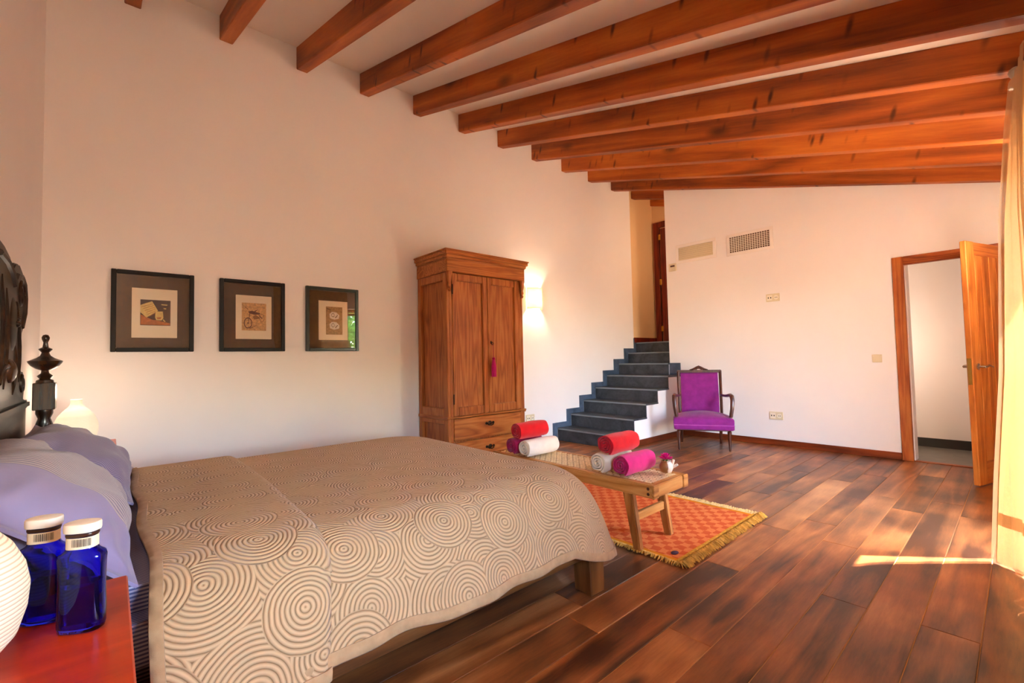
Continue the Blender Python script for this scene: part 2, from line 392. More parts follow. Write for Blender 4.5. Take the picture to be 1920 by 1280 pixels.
# landing beyond the stairs
ZLd = 8*H
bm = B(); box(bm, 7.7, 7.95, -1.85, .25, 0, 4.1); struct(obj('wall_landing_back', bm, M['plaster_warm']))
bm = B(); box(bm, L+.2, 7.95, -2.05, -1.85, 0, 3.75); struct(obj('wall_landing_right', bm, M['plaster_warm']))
bm = B(); box(bm, 7.06, 7.7, -1.85, .03, ZLd-.2, ZLd-.002); struct(obj('floor_landing', bm, M['slate']))
bm = B(); box(bm, 6.955, 7.7, .014, .03, ZLd-.0, ZLd+.085); struct(obj('baseboard_landing', bm, M['red_wood']))
d2 = sempty('door_2', (7.69, -.5, ZLd))
bm = B()
box(bm, 7.66, 7.70, -.005, -.115, ZLd, 3.53); box(bm, 7.66, 7.70, -.95, -1.05, ZLd, 3.53); box(bm, 7.66, 7.70, -.115, -.95, 3.43, 3.53)
obj('door_frame', bm, M['red_wood'], d2, bev=.004)
bm = B(); box(bm, 7.64, 7.68, -.15, -.945, ZLd+.01, 3.40); lf = obj('door_leaf', bm, M['red_wood'], d2, bev=.003)
for z in (1.62, 2.45, 3.25):
    bm = B(); box(bm, 7.634, 7.655, -.118, -.16, z-.05, z+.05); obj('hinge', bm, M['brass'], d2, bev=.003)
# corridor behind door 1
bm = B(); box(bm, L+.06, 7.65, -4.75, -2.9, -.1, -.004); struct(obj('floor_corridor', bm, M['tile']))
bm = B(); box(bm, 7.62, 7.8, -4.75, -2.05, -.1, 2.5); struct(obj('wall_corridor', bm, M['plaster']))
bm = B(); box(bm, L+.2, 7.62, -2.9, -2.75, -.1, 2.5); struct(obj('wall_corridor_left', bm, M['plaster']))
bm = B(); box(bm, L+.2, 7.62, -4.75, -2.9, 2.45, 2.55); struct(obj('ceiling_corridor', bm, M['ceil']))
bm = B(); box(bm, 7.605, 7.62, -4.45, -2.9, -.004, .1); struct(obj('baseboard_corridor', bm, M['dark_tile']))
lamp('corridor_fill_light', (7.02, -3.12, 1.2), 1.6, (1, .78, .6), .2)  # added unseen light that brightens the left of the corridor
lamp('landing_lamp', (7.2, -1.45, 3.0), 2.2, WARM, .08)
# door 1
d1 = sempty('door_1', (L, -3.9, 0))
for nm, a, b in (('door_jamb', -3.46, -3.55), ('door_jamb', -4.29, -4.38)):
    bm = B(); box(bm, L-.022, L+.03, a, b, 0, 2.118); obj(nm, bm, M['pine_dark'], d1, bev=.004)
bm = B(); box(bm, L-.022, L+.03, -3.55, -4.29, 2.028, 2.118); obj('door_head', bm, M['pine_y'], d1, bev=.004)
for a, b in ((-3.535, -3.56), (-4.28, -4.325)):
    bm = B(); box(bm, L+.03, L+.21, a, b, 0, 2.05); obj('door_lining', bm, M['plaster'], d1)
bm = B(); box(bm, L-.01, L+.06, -3.55, -4.29, -.003, .006); obj('threshold', bm, M['pine_y'], d1)
hx, hy = L-.05, -4.285; th = math.atan2(-4.02-hy, 5.72-hx); LW = math.hypot(-4.02-hy, 5.72-hx)
leaf_top = 2.045
bm = B(); box(bm, .015, LW, 0.004, .036, .012, leaf_top)
leaf = obj('door_leaf', bm, M['pine_dark'], d1, world=False); leaf.location = (hx-L, hy+3.9, 0); leaf.rotation_euler = (0, 0, th)
def lp(name, bm, mat, bev=.003, **k):
    o = obj(name, bm, mat, None, world=False, bev=bev, **k); o.parent = leaf; return o
bm = B(); box(bm, LW-.125, LW+.004, 0, .042, .01, leaf_top+.005); lp('stile', bm, M['pine'], .006)
bm = B(); box(bm, 0.01, .11, 0, .042, .01, leaf_top+.005); lp('stile', bm, M['pine'], .006)
for z0, z1 in ((.012, .20), (leaf_top-.11, leaf_top)):
    bm = B(); box(bm, .11, LW-.125, .0, .0385, z0, z1); lp('rail', bm, M['pine_xl'], .003)
nb = 5
for i in range(nb):
    a = .112 + i*(LW-.125-.112)/nb; b = .112 + (i+1)*(LW-.125-.112)/nb
    bm = B(); box(bm, a+.001, b-.001, -.0005, .0405, .202, leaf_top-.112); lp('board', bm, M['pine'], .004)
bm = B(); box(bm, LW+.003, LW+.007, .008, .034, .84, 1.06); lp('lock_plate', bm, M['brass'], 0)
for s, y0 in ((1, .042), (-1, 0.0)):
    bm = B(); lathe(bm, [(.027, 0), (.027, .008), (.012, .012), (.011, .05)], 16)
    bmesh.ops.rotate(bm, verts=bm.verts, cent=(0,0,0), matrix=Matrix.Rotation(-s*PI/2, 3, 'X'))
    bmesh.ops.translate(bm, verts=bm.verts, vec=(LW-.07, y0, .99))
    tube(bm, [(LW-.07, y0+s*.048, .99), (LW-.085, y0+s*.054, .991), (LW-.11, y0+s*.054, 1.0), (LW-.15, y0+s*.052, .992), (LW-.19, y0+s*.05, .985)], [.009, .0095, .009, .008, .0075], 8)
    lp('handle', bm, M['chrome'], 0, smooth=True)
# windows; the first, small one is added and unseen, for fill light
M['winwood'] = wood('window_wood', ('#5a2a0e', '#8e4e20', '#a9683a'), 'Z', 2, .07, .45, .1, 0, 6)
M['pane'] = thin_glass('window_glass', .04)
for i, (a, b) in enumerate(WIN):
    ZL = ZT[i]; Z0 = ZB[i]; wn = sempty('window_%d' % (i+1), ((a+b)/2, -4.62, 0))
    bm = B()
    for x0, x1 in ((a, a+.05), (b-.05, b)): box(bm, x0, x1, -4.66, -4.59, Z0, ZL)
    box(bm, a+.05, b-.05, -4.66, -4.59, ZL-.06, ZL); box(bm, a+.05, b-.05, -4.66, -4.59, Z0, Z0+.07)
    obj('window_frame', bm, M['winwood'], wn, bev=.004)
    if i == 1: bm = B(); box(bm, a+.05, b-.05, -4.65, -4.6, 2.08, 2.12); obj('transom', bm, M['winwood'], wn, bev=.004)
    segs = [(a+.05, b-.05, .07, 2.08), (a+.05, b-.05, 2.12, ZL-.06)] if i == 1 else [(a+.05, b-.05, Z0+.07, ZL-.06)]
    for s in segs:
        bm = B(); box(bm, s[0], s[1], -4.629, -4.623, s[2], s[3]); obj('pane', bm, M['pane'], wn)
bm = B(); box(bm, -.6, 2.75, -6.35, -4.75, 2.35, 2.5); struct(obj('unseen_sun_block', bm, M['plaster']))  # unseen slab added to keep the sun off the small fill window
# outdoors: terrace and a tree, met only in the picture glass
bm = B(); box(bm, -12, 20, -24, -4.75, -.3, -.03); struct(obj('floor_terrace', bm, plain('terrace_stone', '#c9a884', .8, noise=.1)))
tr = thing('garden_tree', 'leafy green tree out on the terrace, mirrored in the third picture glass', 'tree', (5.2, -8.3, -.03))
bm = B(); tube(bm, [(5.2, -8.3, -.03), (5.22, -8.28, .8), (5.15, -8.3, 1.7)], [.12, .1, .07], 8); obj('trunk', bm, plain('bark', '#5b4632', .9), tr, smooth=True)
N = 5000; cen = RNG.normal(0, 1, (N, 3)); cen /= np.linalg.norm(cen, axis=1)[:, None]; cen *= (RNG.rand(N, 1)**.4)*np.array([[1.5, 1.2, 1.25]]); cen += np.array([5.2, -8.3, 2.0])
V = []; F = []
for i, c in enumerate(cen):
    a = RNG.normal(0, 1, 3); a /= np.linalg.norm(a); b = np.cross(a, RNG.normal(0, 1, 3)); b /= np.linalg.norm(b); k = len(V)
    for p in (c-a*.07, c+b*.035, c+a*.07, c-b*.035): V.append(tuple(p))
    F.append((k, k+1, k+2, k+3))
me = bpy.data.meshes.new('foliage'); me.from_pydata(V, [], F); o = link('foliage', me, plain('leaf_green', '#6f9a33', .6, noise=.3, nscale=3), tr, True); o['kind'] = 'stuff'

# ---------------------------------------------------------------- staircase
st = thing('staircase', 'dark slate-tiled staircase rising along the left wall to the opening', 'stairs', (5.02, -.52, 0))
XR = [5.018 + .2884*k for k in range(5)] + [6.50, 6.77, 7.04]
SW = 1.0416
bm = B(); pts = [(XR[0]+.012, 0)]
for k in range(5):
    pts += [(XR[k]+.012, (k+1)*H-.022), ((XR[k+1] if k < 4 else L)+.012*(k < 4), (k+1)*H-.022)]
pts += [(L, 0)]
prism(bm, pts, 'y', -SW+.004, -.002); obj('flank', bm, M['plaster'], st)
bm = B(); prism(bm, [(L-.001, 0), (L-.001, 5*H-.022), (6.51, 5*H-.022), (6.51, 6*H-.022), (6.78, 6*H-.022), (6.78, 7*H-.022), (7.05, 7*H-.022), (7.05, 0)], 'y', yj+.002, -.002); obj('core', bm, M['plaster'], st)
for k in range(8):
    x0 = XR[k]; x1 = XR[k+1] if k < 7 else 7.3
    y1 = -SW if k < 5 else yj+.002
    if k == 4: x1 = L
    bm = B(); yw = -.001 if k < 7 else .029
    box(bm, x0, x0+.014, y1, yw, k*H, (k+1)*H-.022); obj('riser', bm, M['slate'], st, bev=.0015)
    bm = B(); box(bm, x0-.012, x1+.012 if k not in (4, 7) else x1, y1-(.006 if k < 5 else 0), yw, (k+1)*H-.022, (k+1)*H); t = obj('tread', bm, M['slate'], st, bev=.003)
    bm = B(); box(bm, x0-.0135, x0-.0115, y1-(.006 if k < 5 else 0), -.001, (k+1)*H-.02, (k+1)*H-.001); obj('nosing', bm, M['grout'], st)
xs0 = 4.9169; t_ = .2884; zs = .2446
for k in range(8):
    xa = xs0 + k*t_; zt = zs + k*H; xb = xs0+(k+1)*t_ if k < 7 else 6.95
    bm = B()
    zlow = k*H
    xr = XR[k]
    prism(bm, [(xa, zlow+.001), (xa, zt), (xb, zt), (xb, (k+1)*H+.001), (min(xr-.014, xb-.002), (k+1)*H+.001), (min(xr-.014, xb-.002), zlow+.001)] if xr < xb else [(xa, zlow), (xa, zt), (xb, zt), (xb, zlow)], 'y', -.013, 0)
    obj('skirting_tile', bm, M['slate_skylit'], st, bev=.0015)
bm = B(); box(bm, 6.951, 7.039, .016, .029, 7*H-.02, 8*H+.085); obj('skirting_tile', bm, M['slate_skylit'], st, bev=.0015)
bm = B(); box(bm, L-.013, L, -SW+.002, yj-.002, 5*H+.001, 6*H); obj('skirting_tile', bm, M['slate_skylit'], st, bev=.0015)

# ---------------------------------------------------------------- wall fittings on the back wall
v = thing('wall_vent', 'white louvred air vent, the left one of two on the far wall', 'vent', (L, -1.32, 2.61), group=None)
y0, y1, z0, z1 = -1.03, -1.62, 2.47, 2.745
def frame4(bm, x, y0, y1, z0, z1, wd, t):
    box(bm, x-t, x, y0, y1, z1-wd, z1); box(bm, x-t, x, y0, y1, z0, z0+wd); box(bm, x-t, x, y0, y0-wd, z0+wd, z1-wd); box(bm, x-t, x, y1+wd, y1, z0+wd, z1-wd)
bm = B(); frame4(bm, L, y0, y1, z0, z1, .045, .012); obj('vent_frame', bm, M['vent_white'], v, bev=.003)
bm = B(); box(bm, L-.002, L-.0005, y0-.045, y1+.045, z0+.045, z1-.045); obj('vent_back', bm, M['vent_dark'], v)
for i in range(7):
    z = z0+.045 + (z1-z0-.09)*(i+.5)/7
    bm = B(); prism(bm, [(L-.012, z-.013), (L-.009, z-.014), (L-.003, z+.011), (L-.006, z+.012)], 'y', y1+.046, y0-.046); obj('slat', bm, M['cream_pl'], v)
v = thing('wall_vent', 'white framed vent with a square dark grid, right one on the far wall', 'vent', (L, -2.04, 2.6))
y0, y1, z0, z1 = -1.76, -2.33, 2.45, 2.735
bm = B(); frame4(bm, L, y0, y1, z0, z1, .04, .012); obj('vent_frame', bm, M['vent_white'], v, bev=.003)
bm = B(); box(bm, L-.002, L-.0005, y0-.04, y1+.04, z0+.04, z1-.04); obj('vent_back', bm, M['vent_dark'], v)
bm = B()
for i in range(1, 17):
    y = y0-.04 - (y0-y1-.08)*i/17; box(bm, L-.009, L-.005, y-.0035, y+.0035, z0+.04, z1-.04)
for i in range(1, 9):
    z = z0+.04 + (z1-z0-.08)*i/9; box(bm, L-.010, L-.004, y0-.04, y1+.04, z-.003, z+.003)
g = obj('grille', bm, M['white'], v); g['kind'] = 'stuff'
v = thing('thermostat', 'small white thermostat with a grey display left of the vents', 'thermostat', (L, -.976, 2.43))
bm = B(); box(bm, L-.02, L, -.918, -1.034, 2.38, 2.49); obj('body', bm, M['cream_pl'], v, bev=.004)
bm = B(); box(bm, L-.0215, L-.0195, -.945, -1.012, 2.44, 2.465); obj('display', bm, M['vent_dark'], v)
def socket(loc, label, axis='back', group='double wall sockets'):
    v = thing('wall_socket', label, 'socket', loc, 0 if axis == 'back' else PI/2, group)
    bm = B(); box(bm, -.011, 0, -.077, .077, -.048, .048); obj('plate', bm, M['cream_pl'], v, world=False, bev=.003)
    bm = B(); box(bm, -.0125, -.010, .006, .066, -.034, .034); mdl = obj('data_insert', bm, M['white'], v, world=False, bev=.001)
    for s in (.05, .022):
        bm = B(); box(bm, -.0135, -.012, s-.006, s+.006, -.008, .008); obj('port', bm, M['dark'], mdl, world=False)
    bm = B(); lathe(bm, [(.027, 0), (.027, .004), (.022, .004), (.021, .001)], 20)
    bmesh.ops.rotate(bm, verts=bm.verts, cent=(0,0,0), matrix=Matrix.Rotation(-PI/2, 3, 'Y')); bmesh.ops.translate(bm, verts=bm.verts, vec=(-.0105, -.038, 0))
    s_ = obj('socket_ring', bm, M['white'], v, world=False, smooth=True)
    bm = B()
    for s in (-.009, .009): ball(bm, (-.0125, -.038+s, 0), .005, 8, 6)
    obj('pin_hole', bm, M['dark'], s_, world=False)
    return v
socket((L, -2.298, 1.835), 'cream double wall socket high on the far wall below the vents')
socket((L, -2.277, .368), 'cream double wall socket low on the far wall right of the purple armchair')
socket((4.49, 0, .358), 'cream double wall socket on the left wall beside the wardrobe', 'left')
v = thing('light_switch', 'small cream light switch left of the open pine door', 'switch', (L, -3.293, 1.06))
bm = B(); box(bm, L-.009, L, -3.25, -3.336, 1.017, 1.103); obj('plate', bm, M['cream_pl'], v, bev=.003)
bm = B(); prism(bm, [(L-.009, 1.03), (L-.011, 1.03), (L-.014, 1.09), (L-.009, 1.09)], 'y', -3.263, -3.323); obj('rocker', bm, M['cream_pl'], v)

# ---------------------------------------------------------------- sconces
M['bulb'] = emis('bulb_glow', (1, .78, .45, 1), 6)
M['sconce'] = translucent('sconce_ceramic', '#fff0c8', .5, 100)
def sconce(name, label, loc, rotz, power):
    v = thing(name, label, 'wall lamp', loc, rotz)      # local: wall is y=0, room is -y
    bm = B(); box(bm, -.06, .06, -.012, 0, -.08, .08); obj('wall_plate', bm, M['white'], v, world=False, bev=.004)
    nv, nu = 13, 17; V = []
    for t in (0, 1):
        for i in range(nu):
            a = PI*(i/(nu-1)); s = .126-.004*t
            for j in range(nv):
                z = -.14 + .28*j/(nv-1); V.append((-s*math.cos(a), -.006 - s*.85*math.sin(a), z))
    me = grid_mesh('shade', V[:nu*nv], nu, nv); o = link('shade', me, M['sconce'], v, smooth=True)
    md = o.modifiers.new('th', 'SOLIDIFY'); md.thickness = .004
    bm = B(); tube(bm, [(0, -.01, -.05), (0, -.05, -.05), (0, -.055, -.035)], .008, 8); obj('bulb_holder', bm, M['brass'], v, world=False, smooth=True)
    bm = B(); ball(bm, (0, -.055, .0), .028, 12, 10, 1, 1, 1.25); obj('bulb', bm, M['bulb'], v, world=False, smooth=True)
    l = lamp('sconce_light', (0, -.1, .0), power, WARM, .03); l.parent = v
    return v
sconce('wall_sconce', 'glowing half-round wall sconce beside the wardrobe on the left wall', (4.60, 0, 1.94), 0, SCONCE_W*1.3)
sconce('wall_sconce', 'half-round wall sconce on the window wall, out of view behind the curtain', (5.25, YW, 2.0), PI, SCONCE_W*3.0)

sconce('wall_sconce', 'half-round fill lamp added unseen on the headboard wall, behind the nightstand', (0, -3.75, 2.1), PI/2, SCONCE_W*1.2)  # added unseen lamp to brighten the ceiling and bed

# ---------------------------------------------------------------- pictures
M['mat1'] = plain('picture_mat_brown', '#4a3218', .8, noise=.4, nscale=45)
M['pglass'] = thin_glass('picture_glass', .13)
def picture(x0, label, fm, zt=1.849, zb=1.249, w_=.491, art=0):
    v = thing('picture_frame', label, 'picture', (x0+w_/2, 0, zb), 0, 'framed prints on the left wall')
    fw = .03; dp = .032
    bm = B()
    box(bm, x0, x0+fw, -dp, 0, zb, zt); box(bm, x0+w_-fw, x0+w_, -dp, 0, zb, zt)
    box(bm, x0+fw, x0+w_-fw, -dp, 0, zt-fw, zt); box(bm, x0+fw, x0+w_-fw, -dp, 0, zb, zb+fw)
    obj('frame', bm, fm, v, bev=.004)
    bm = B(); box(bm, x0+fw, x0+w_-fw, -.012, -.002, zb+fw, zt-fw); obj('mat', bm, M['mat1'], v)
    hgt = zt-zb
    pa, pb, pc, pd = x0+.235*w_, x0+.785*w_, zb+.175*hgt, zb+.79*hgt
    bm = B(); box(bm, pa, pb, -.0135, -.012, pc, pd); pp = obj('paper', bm, M['paper'], v)
    qa, qb, qc, qd = (x0+.335*w_, x0+.70*w_, zb+.33*hgt, zb+.65*hgt) if art == 0 else ((x0+.325*w_, x0+.70*w_, zb+.295*hgt, zb+.685*hgt) if art == 1 else (x0+.37*w_, x0+.685*w_, zb+.26*hgt, zb+.70*hgt))
    mats = [plain('print_ground_%d' % art, ('#3a1a0a', '#cfa066', '#9c7a4c')[art], .8, noise=.35, nscale=60), plain('print_a_%d' % art, ('#d8bd72', '#5c2410', '#d9d2c4')[art], .8, noise=.15, nscale=60), plain('print_b_%d' % art, ('#b4662a', '#8c5a26', '#5d4328')[art], .8, noise=.3, nscale=50)]
    bm = B(); box(bm, qa, qb, -.0142, -.0135, qc, qd)
    W_, H_ = qb-qa, qd-qc
    def poly(pts, mi, lay):
        y = -.0142-.0002*lay
        vs = [bm.verts.new((qa+u*W_, y, qc+t*H_)) for u, t in pts]; f = bm.faces.new(vs); f.material_index = mi
    def ring(cx, cy, rx, ry, wd, mi, lay, n=20):
        for i in range(n):
            a, b = 2*PI*i/n, 2*PI*(i+1)/n
            poly([(cx+rx*math.cos(a), cy+ry*math.sin(a)), (cx+rx*math.cos(b), cy+ry*math.sin(b)), (cx+(rx-wd)*math.cos(b), cy+(ry-wd)*math.sin(b)), (cx+(rx-wd)*math.cos(a), cy+(ry-wd)*math.sin(a))], mi, lay)
    if art == 0:
        poly([(.01,.02),(.99,.02),(.99,.1),(.55,.2),(.4,.22),(.01,.42)], 2, 1)
        poly([(0,.78),(.38,.95),(.58,.58),(.2,.3),(0,.5)], 1, 2)
        for k in range(6): poly([(.04+.05*k, .72-.07*k), (.42+.02*k, .86-.07*k), (.42+.02*k, .845-.07*k), (.04+.05*k, .70-.07*k)], 2, 3)
        poly([(.5,.55),(.74,.56),(.76,.3),(.7,.2),(.52,.21),(.48,.33)], 1, 4); poly([(.53,.32),(.7,.33),(.66,.26),(.56,.25)], 2, 5)
        poly([(.68,.85),(.9,.84),(.88,.8),(.7,.81)], 1, 3); poly([(.76,.7),(.86,.69),(.84,.65),(.77,.66)], 1, 3); poly([(.76,.26),(.84,.16),(.8,.15),(.74,.22)], 1, 3)
    elif art == 1:
        ring(.25, .27, .17, .2, .035, 1, 1); ring(.25, .27, .03, .035, .03, 1, 2, 8); ring(.82, .46, .1, .15, .02, 2, 1); ring(.82, .46, .02, .03, .02, 1, 2, 8)
        poly([(.26,.68),(.4,.72),(.74,.64),(.74,.59),(.5,.58),(.3,.62)], 1, 2); poly([(.5,.7),(.64,.78),(.65,.76),(.54,.68)], 1, 3)
        poly([(.44,.5),(.56,.58),(.7,.5),(.72,.44),(.5,.4)], 2, 2); poly([(.25,.28),(.31,.62),(.34,.62),(.27,.28)], 1, 3); poly([(.7,.58),(.82,.47),(.8,.45),(.67,.56)], 1, 3)
        poly([(.3,.08),(.6,.2),(.6,.18),(.32,.05)], 2, 1); poly([(.12,.86),(.26,.78),(.25,.75),(.11,.84)], 2, 1)
    else:
        for cy in (.68, .32):
            poly([(.25,cy-.1),(.2,cy+.05),(.35,cy+.14),(.62,cy+.13),(.82,cy+.02),(.78,cy-.1),(.5,cy-.14)], 1, 1)
            ring(.42, cy+.02, .1, .07, .02, 2, 2, 12); poly([(.55,cy-.06),(.7,cy+.04),(.72,cy+.02),(.58,cy-.09)], 2, 2)
        poly([(.05,.95),(.3,.9),(.28,.87),(.06,.9)], 2, 1)
    obj('print', bm, mats, pp, recalc=False)
    bm = B(); box(bm, x0+fw, x0+w_-fw, -.022, -.02, zb+fw, zt-fw); obj('glass', bm, M['pglass'], v)
picture(.351, 'black framed print of a page and cream jug, leftmost of three, nearest the bed', M['frame_blk'], art=0)
picture(1.013, 'black framed sepia print of a wheeled cycle, middle of three pictures', M['frame_blk'], art=1)
picture(1.681, 'dark green framed print with a window mirrored in its glass, nearest the wardrobe', M['frame_grn'], art=2)

# ---------------------------------------------------------------- wardrobe
W = thing('wardrobe', 'tall brown pine wardrobe with two panelled doors and drawers below', 'wardrobe', (3.345, -.3, 0))
x0, x1, yf, yb = 2.835, 3.865, -.575, -.02
bm = B(); box(bm, x0+.03, x1-.03, yf+.03, yb, .06, 2.12); obj('carcass', bm, M['ward'], W)
for xx, s in ((x0, 1), (x1, -1)):
    bm = B(); a, b = (xx, xx+.032*s)
    for ya, yb_ in ((yf, yf+.07), (yb-.06, yb)): box(bm, a, b, ya, yb_, .06, 2.02)
    for za, zb_ in ((1.94, 2.02), (.575, .66), (.06, .14), (.5, .545)): box(bm, a, b, yf+.07, yb-.06, za, zb_)
    obj('side_frame', bm, M['ward'], W, bev=.005)
    bm = B(); box(bm, x0-.012 if s > 0 else x1-.02, x0+.02 if s > 0 else x1+.012, yf-.012, yb, .545, .578); obj('side_moulding', bm, M['ward_y'], W, bev=.006)
bm = B()
for a, b in ((x0+.032, x0+.065), (x1-.065, x1-.032)): box(bm, a, b, yf, yf+.03, .06, 2.02)
obj('front_post', bm, M['ward'], W, bev=.004)
bm = B(); box(bm, x0-.010, x1+.010, yf-.034, yb, 2.02, 2.145); obj('frieze', bm, M['ward_x'], W, bev=.004)
bm = B()
def cprof(o, za, zb_): box(bm, x0-o, x1+o, yf-.026-o, yb, za, zb_)
cprof(.012, 2.145, 2.16); cprof(.024, 2.16, 2.19); cprof(.04, 2.19, 2.225); cprof(.05, 2.225, 2.24); obj('cornice', bm, M['ward_x'], W, bev=.005, seg=2)
bm = B(); box(bm, x0-.012, x1+.012, yf-.018, yf+.01, .560, .578); obj('waist_moulding', bm, M['ward_x'], W, bev=.005)
bm = B(); box(bm, x0-.015, x1+.015, yf-.02, yb, .0, .06); obj('plinth', bm, M['ward_x'], W, bev=.008)
for a, b, nm in ((x0+.066, 3.348, 'l'), (3.352, x1-.066, 'r')):
    bm = B(); z0, z1 = .582, 2.015; sw = .062
    box(bm, a, a+sw, yf-.004, yf+.026, z0, z1); box(bm, b-sw, b, yf-.004, yf+.026, z0, z1)
    box(bm, a+sw, b-sw, yf-.0035, yf+.026, z1-.075, z1); box(bm, a+sw, b-sw, yf-.0035, yf+.026, z0, z0+.085)
    dr = obj('door', bm, M['ward'], W, bev=.006, seg=2)
    bm = B(); box(bm, a+sw-.004, b-sw+.004, yf+.019, yf+.0245, z0+.08, z1-.07); obj('panel', bm, M['ward'], dr)
    bm = B()
    if nm == 'r':
        lathe(bm, [(.009, 0), (.009, .003)], 10, (0, 0, 0), 1, 2.0); bmesh.ops.rotate(bm, verts=bm.verts, cent=(0,0,0), matrix=Matrix.Rotation(PI/2, 3, 'X'))
        bmesh.ops.translate(bm, verts=bm.verts, vec=(3.388, yf-.004, 1.32))
        tube(bm, [(3.388, yf-.006, 1.32), (3.388, yf-.03, 1.32)], .003, 6)
        tube(bm, [(3.388+.013*math.cos(t), yf-.03, 1.307+.013*math.sin(t)) for t in np.linspace(0, 2*PI, 12)[:-1]], .0028, 6, True)
        obj('key', bm, M['iron'], dr, smooth=True)
    else:
        bm.free()
        for z in (.75, 1.85):
            bm = B(); tube(bm, [(a+.002, yf-.008, z-.05), (a+.002, yf-.008, z+.05)], .006, 8); obj('hinge', bm, M['iron'], dr, smooth=True)
for z0, z1 in ((.335, .552), (.085, .318)):
    bm = B(); box(bm, x0+.068, x1-.068, yf-.006, yf+.025, z0, z1); dr = obj('drawer', bm, M['ward_x'], W, bev=.004)
    zz = (z0+z1)/2+.03
    bm = B()
    for dx, rr in ((-.045, .016), (0, .024), (.045, .016)): ball(bm, (3.35+dx, yf-.008, zz), rr, 10, 6, 1.1, .25, .9)
    tube(bm, [(3.35-.04, yf-.01, zz), (3.35-.03, yf-.03, zz-.016), (3.35, yf-.034, zz-.022), (3.35+.03, yf-.03, zz-.016), (3.35+.04, yf-.01, zz)], .005, 8)
    obj('handle', bm, M['iron'], dr, smooth=True)
for xx in (x0+.045, x1-.045):
    bm = B()
    lathe(bm, [(0, -.20), (.012, -.19), (.016, -.175), (.008, -.16), (.018, -.145), (.012, -.11), (.02, -.08), (.024, -.03), (.03, -.012), (.03, 0)], 12, (xx-.020 if xx < 3.3 else xx+.020, yf-.020, 2.02), 1.15, 1.15)
    obj('corbel', bm, M['ward'], W, smooth=True)
T = thing('key_tassel', 'magenta tassel hanging from the wardrobe key', 'tassel', (3.388, yf-.040, 1.3))
bm = B(); tube(bm, [(3.388, yf-.040, 1.296), (3.390, yf-.040, 1.24), (3.391, yf-.042, 1.165)], .002, 6); obj('cord', bm, M['towel_mag'], T)
bm = B(); ball(bm, (3.391, yf-.042, 1.148), .019, 12, 8, 1, 1, .8); obj('knot', bm, M['towel_mag'], T, smooth=True)
bm = B()
for k in range(22):
    a = 2*PI*k/22; r0, r1 = .010, .017+.003*(k % 3)
    tube(bm, [(3.391+r0*math.cos(a), yf-.042+r0*math.sin(a), 1.14), (3.391+r1*math.cos(a), yf-.042+r1*math.sin(a), 1.06), (3.391+r1*math.cos(a), yf-.042+r1*math.sin(a)*.9, .955+.004*(k % 2))], .0042, 5)
tube(bm, [(3.391, yf-.042, 1.14), (3.391, yf-.042, .96)], .014, 8)
o = obj('threads', bm, fabric('tassel_magenta', '#c01a72', .7, 500, .2), T, smooth=True); o['kind'] = 'stuff'
# ---------------------------------------------------------------- bed
def rng_noise(n, k, amp, seed):
    r = np.random.RandomState(seed); x = np.linspace(0, 1, n); y = np.zeros(n)
    for i in range(k): y += np.sin(2*PI*(x*(i*1.7+1.3)+r.rand()))*amp/(1+.5*i)*(r.rand()*.6+.4)
    return y
BY = -1.9
bed = thing('bed', 'wide bed with dark carved headboard, turned posts and square wooden legs', 'bed', (0, BY, 0))
for y0, y1 in ((-2.90, -2.865), (-.935, -.9)):
    bm = B(); box(bm, .13, 2.06, y0, y1, .17, .29); obj('side_rail', bm, M['bedrail'], bed, bev=.004)
bm = B(); box(bm, 2.075, 2.16, -2.82, -.98, .17, .29); obj('foot_rail', bm, M['bedleg'], bed, bev=.004)
bm = B(); box(bm, .13, 2.075, -2.865, -.935, .265, .288); obj('platform', bm, M['bedrail'], bed)
for y0 in (-2.93, -.98):
    bm = B(); v = box(bm, 2.06, 2.175, y0, y0+.115, 0, .30)
    for q in v:
        if q.co.z < .1: q.co.x += (.012 if q.co.x < 2.1 else -.004); q.co.y += (.008 if q.co.y > y0+.05 else .0)*-1
    obj('leg', bm, M['bedleg'], bed, bev=.005)
# headboard: plain lower panel, carved crest
bm = B(); box(bm, .008, .036, -2.82, -.98, .12, .965); obj('headboard_panel', bm, M['ebony'], bed, bev=.004)
half = [(0, 1.625), (.16, 1.62), (.30, 1.60), (.38, 1.56), (.46, 1.60), (.56, 1.612), (.66, 1.59), (.72, 1.54), (.75, 1.46), (.76, 1.415), (.83, 1.44), (.845, 1.41), (.79, 1.37), (.72, 1.36), (.70, 1.32), (.665, 1.30), (.64, 1.22), (.65, 1.14), (.69, 1.12), (.72, 1.13), (.77, 1.11), (.78, 1.04), (.76, 1.0), (.86, .985), (.86, .95), (0, .95)]
bm = B()
cr = [(BY+d, z) for d, z in half[:-1]] + [(BY-d, z) for d, z in half[:-1][::-1] if d > 0]
prism(bm, cr, 'x', .006, .042); obj('headboard_crest', bm, M['ebony'], bed, bev=.006, seg=2)
bm = B(); box(bm, .006, .052, -2.80, -1.0, .945, .985); obj('headboard_moulding', bm, M['ebony'], bed, bev=.01, seg=2)
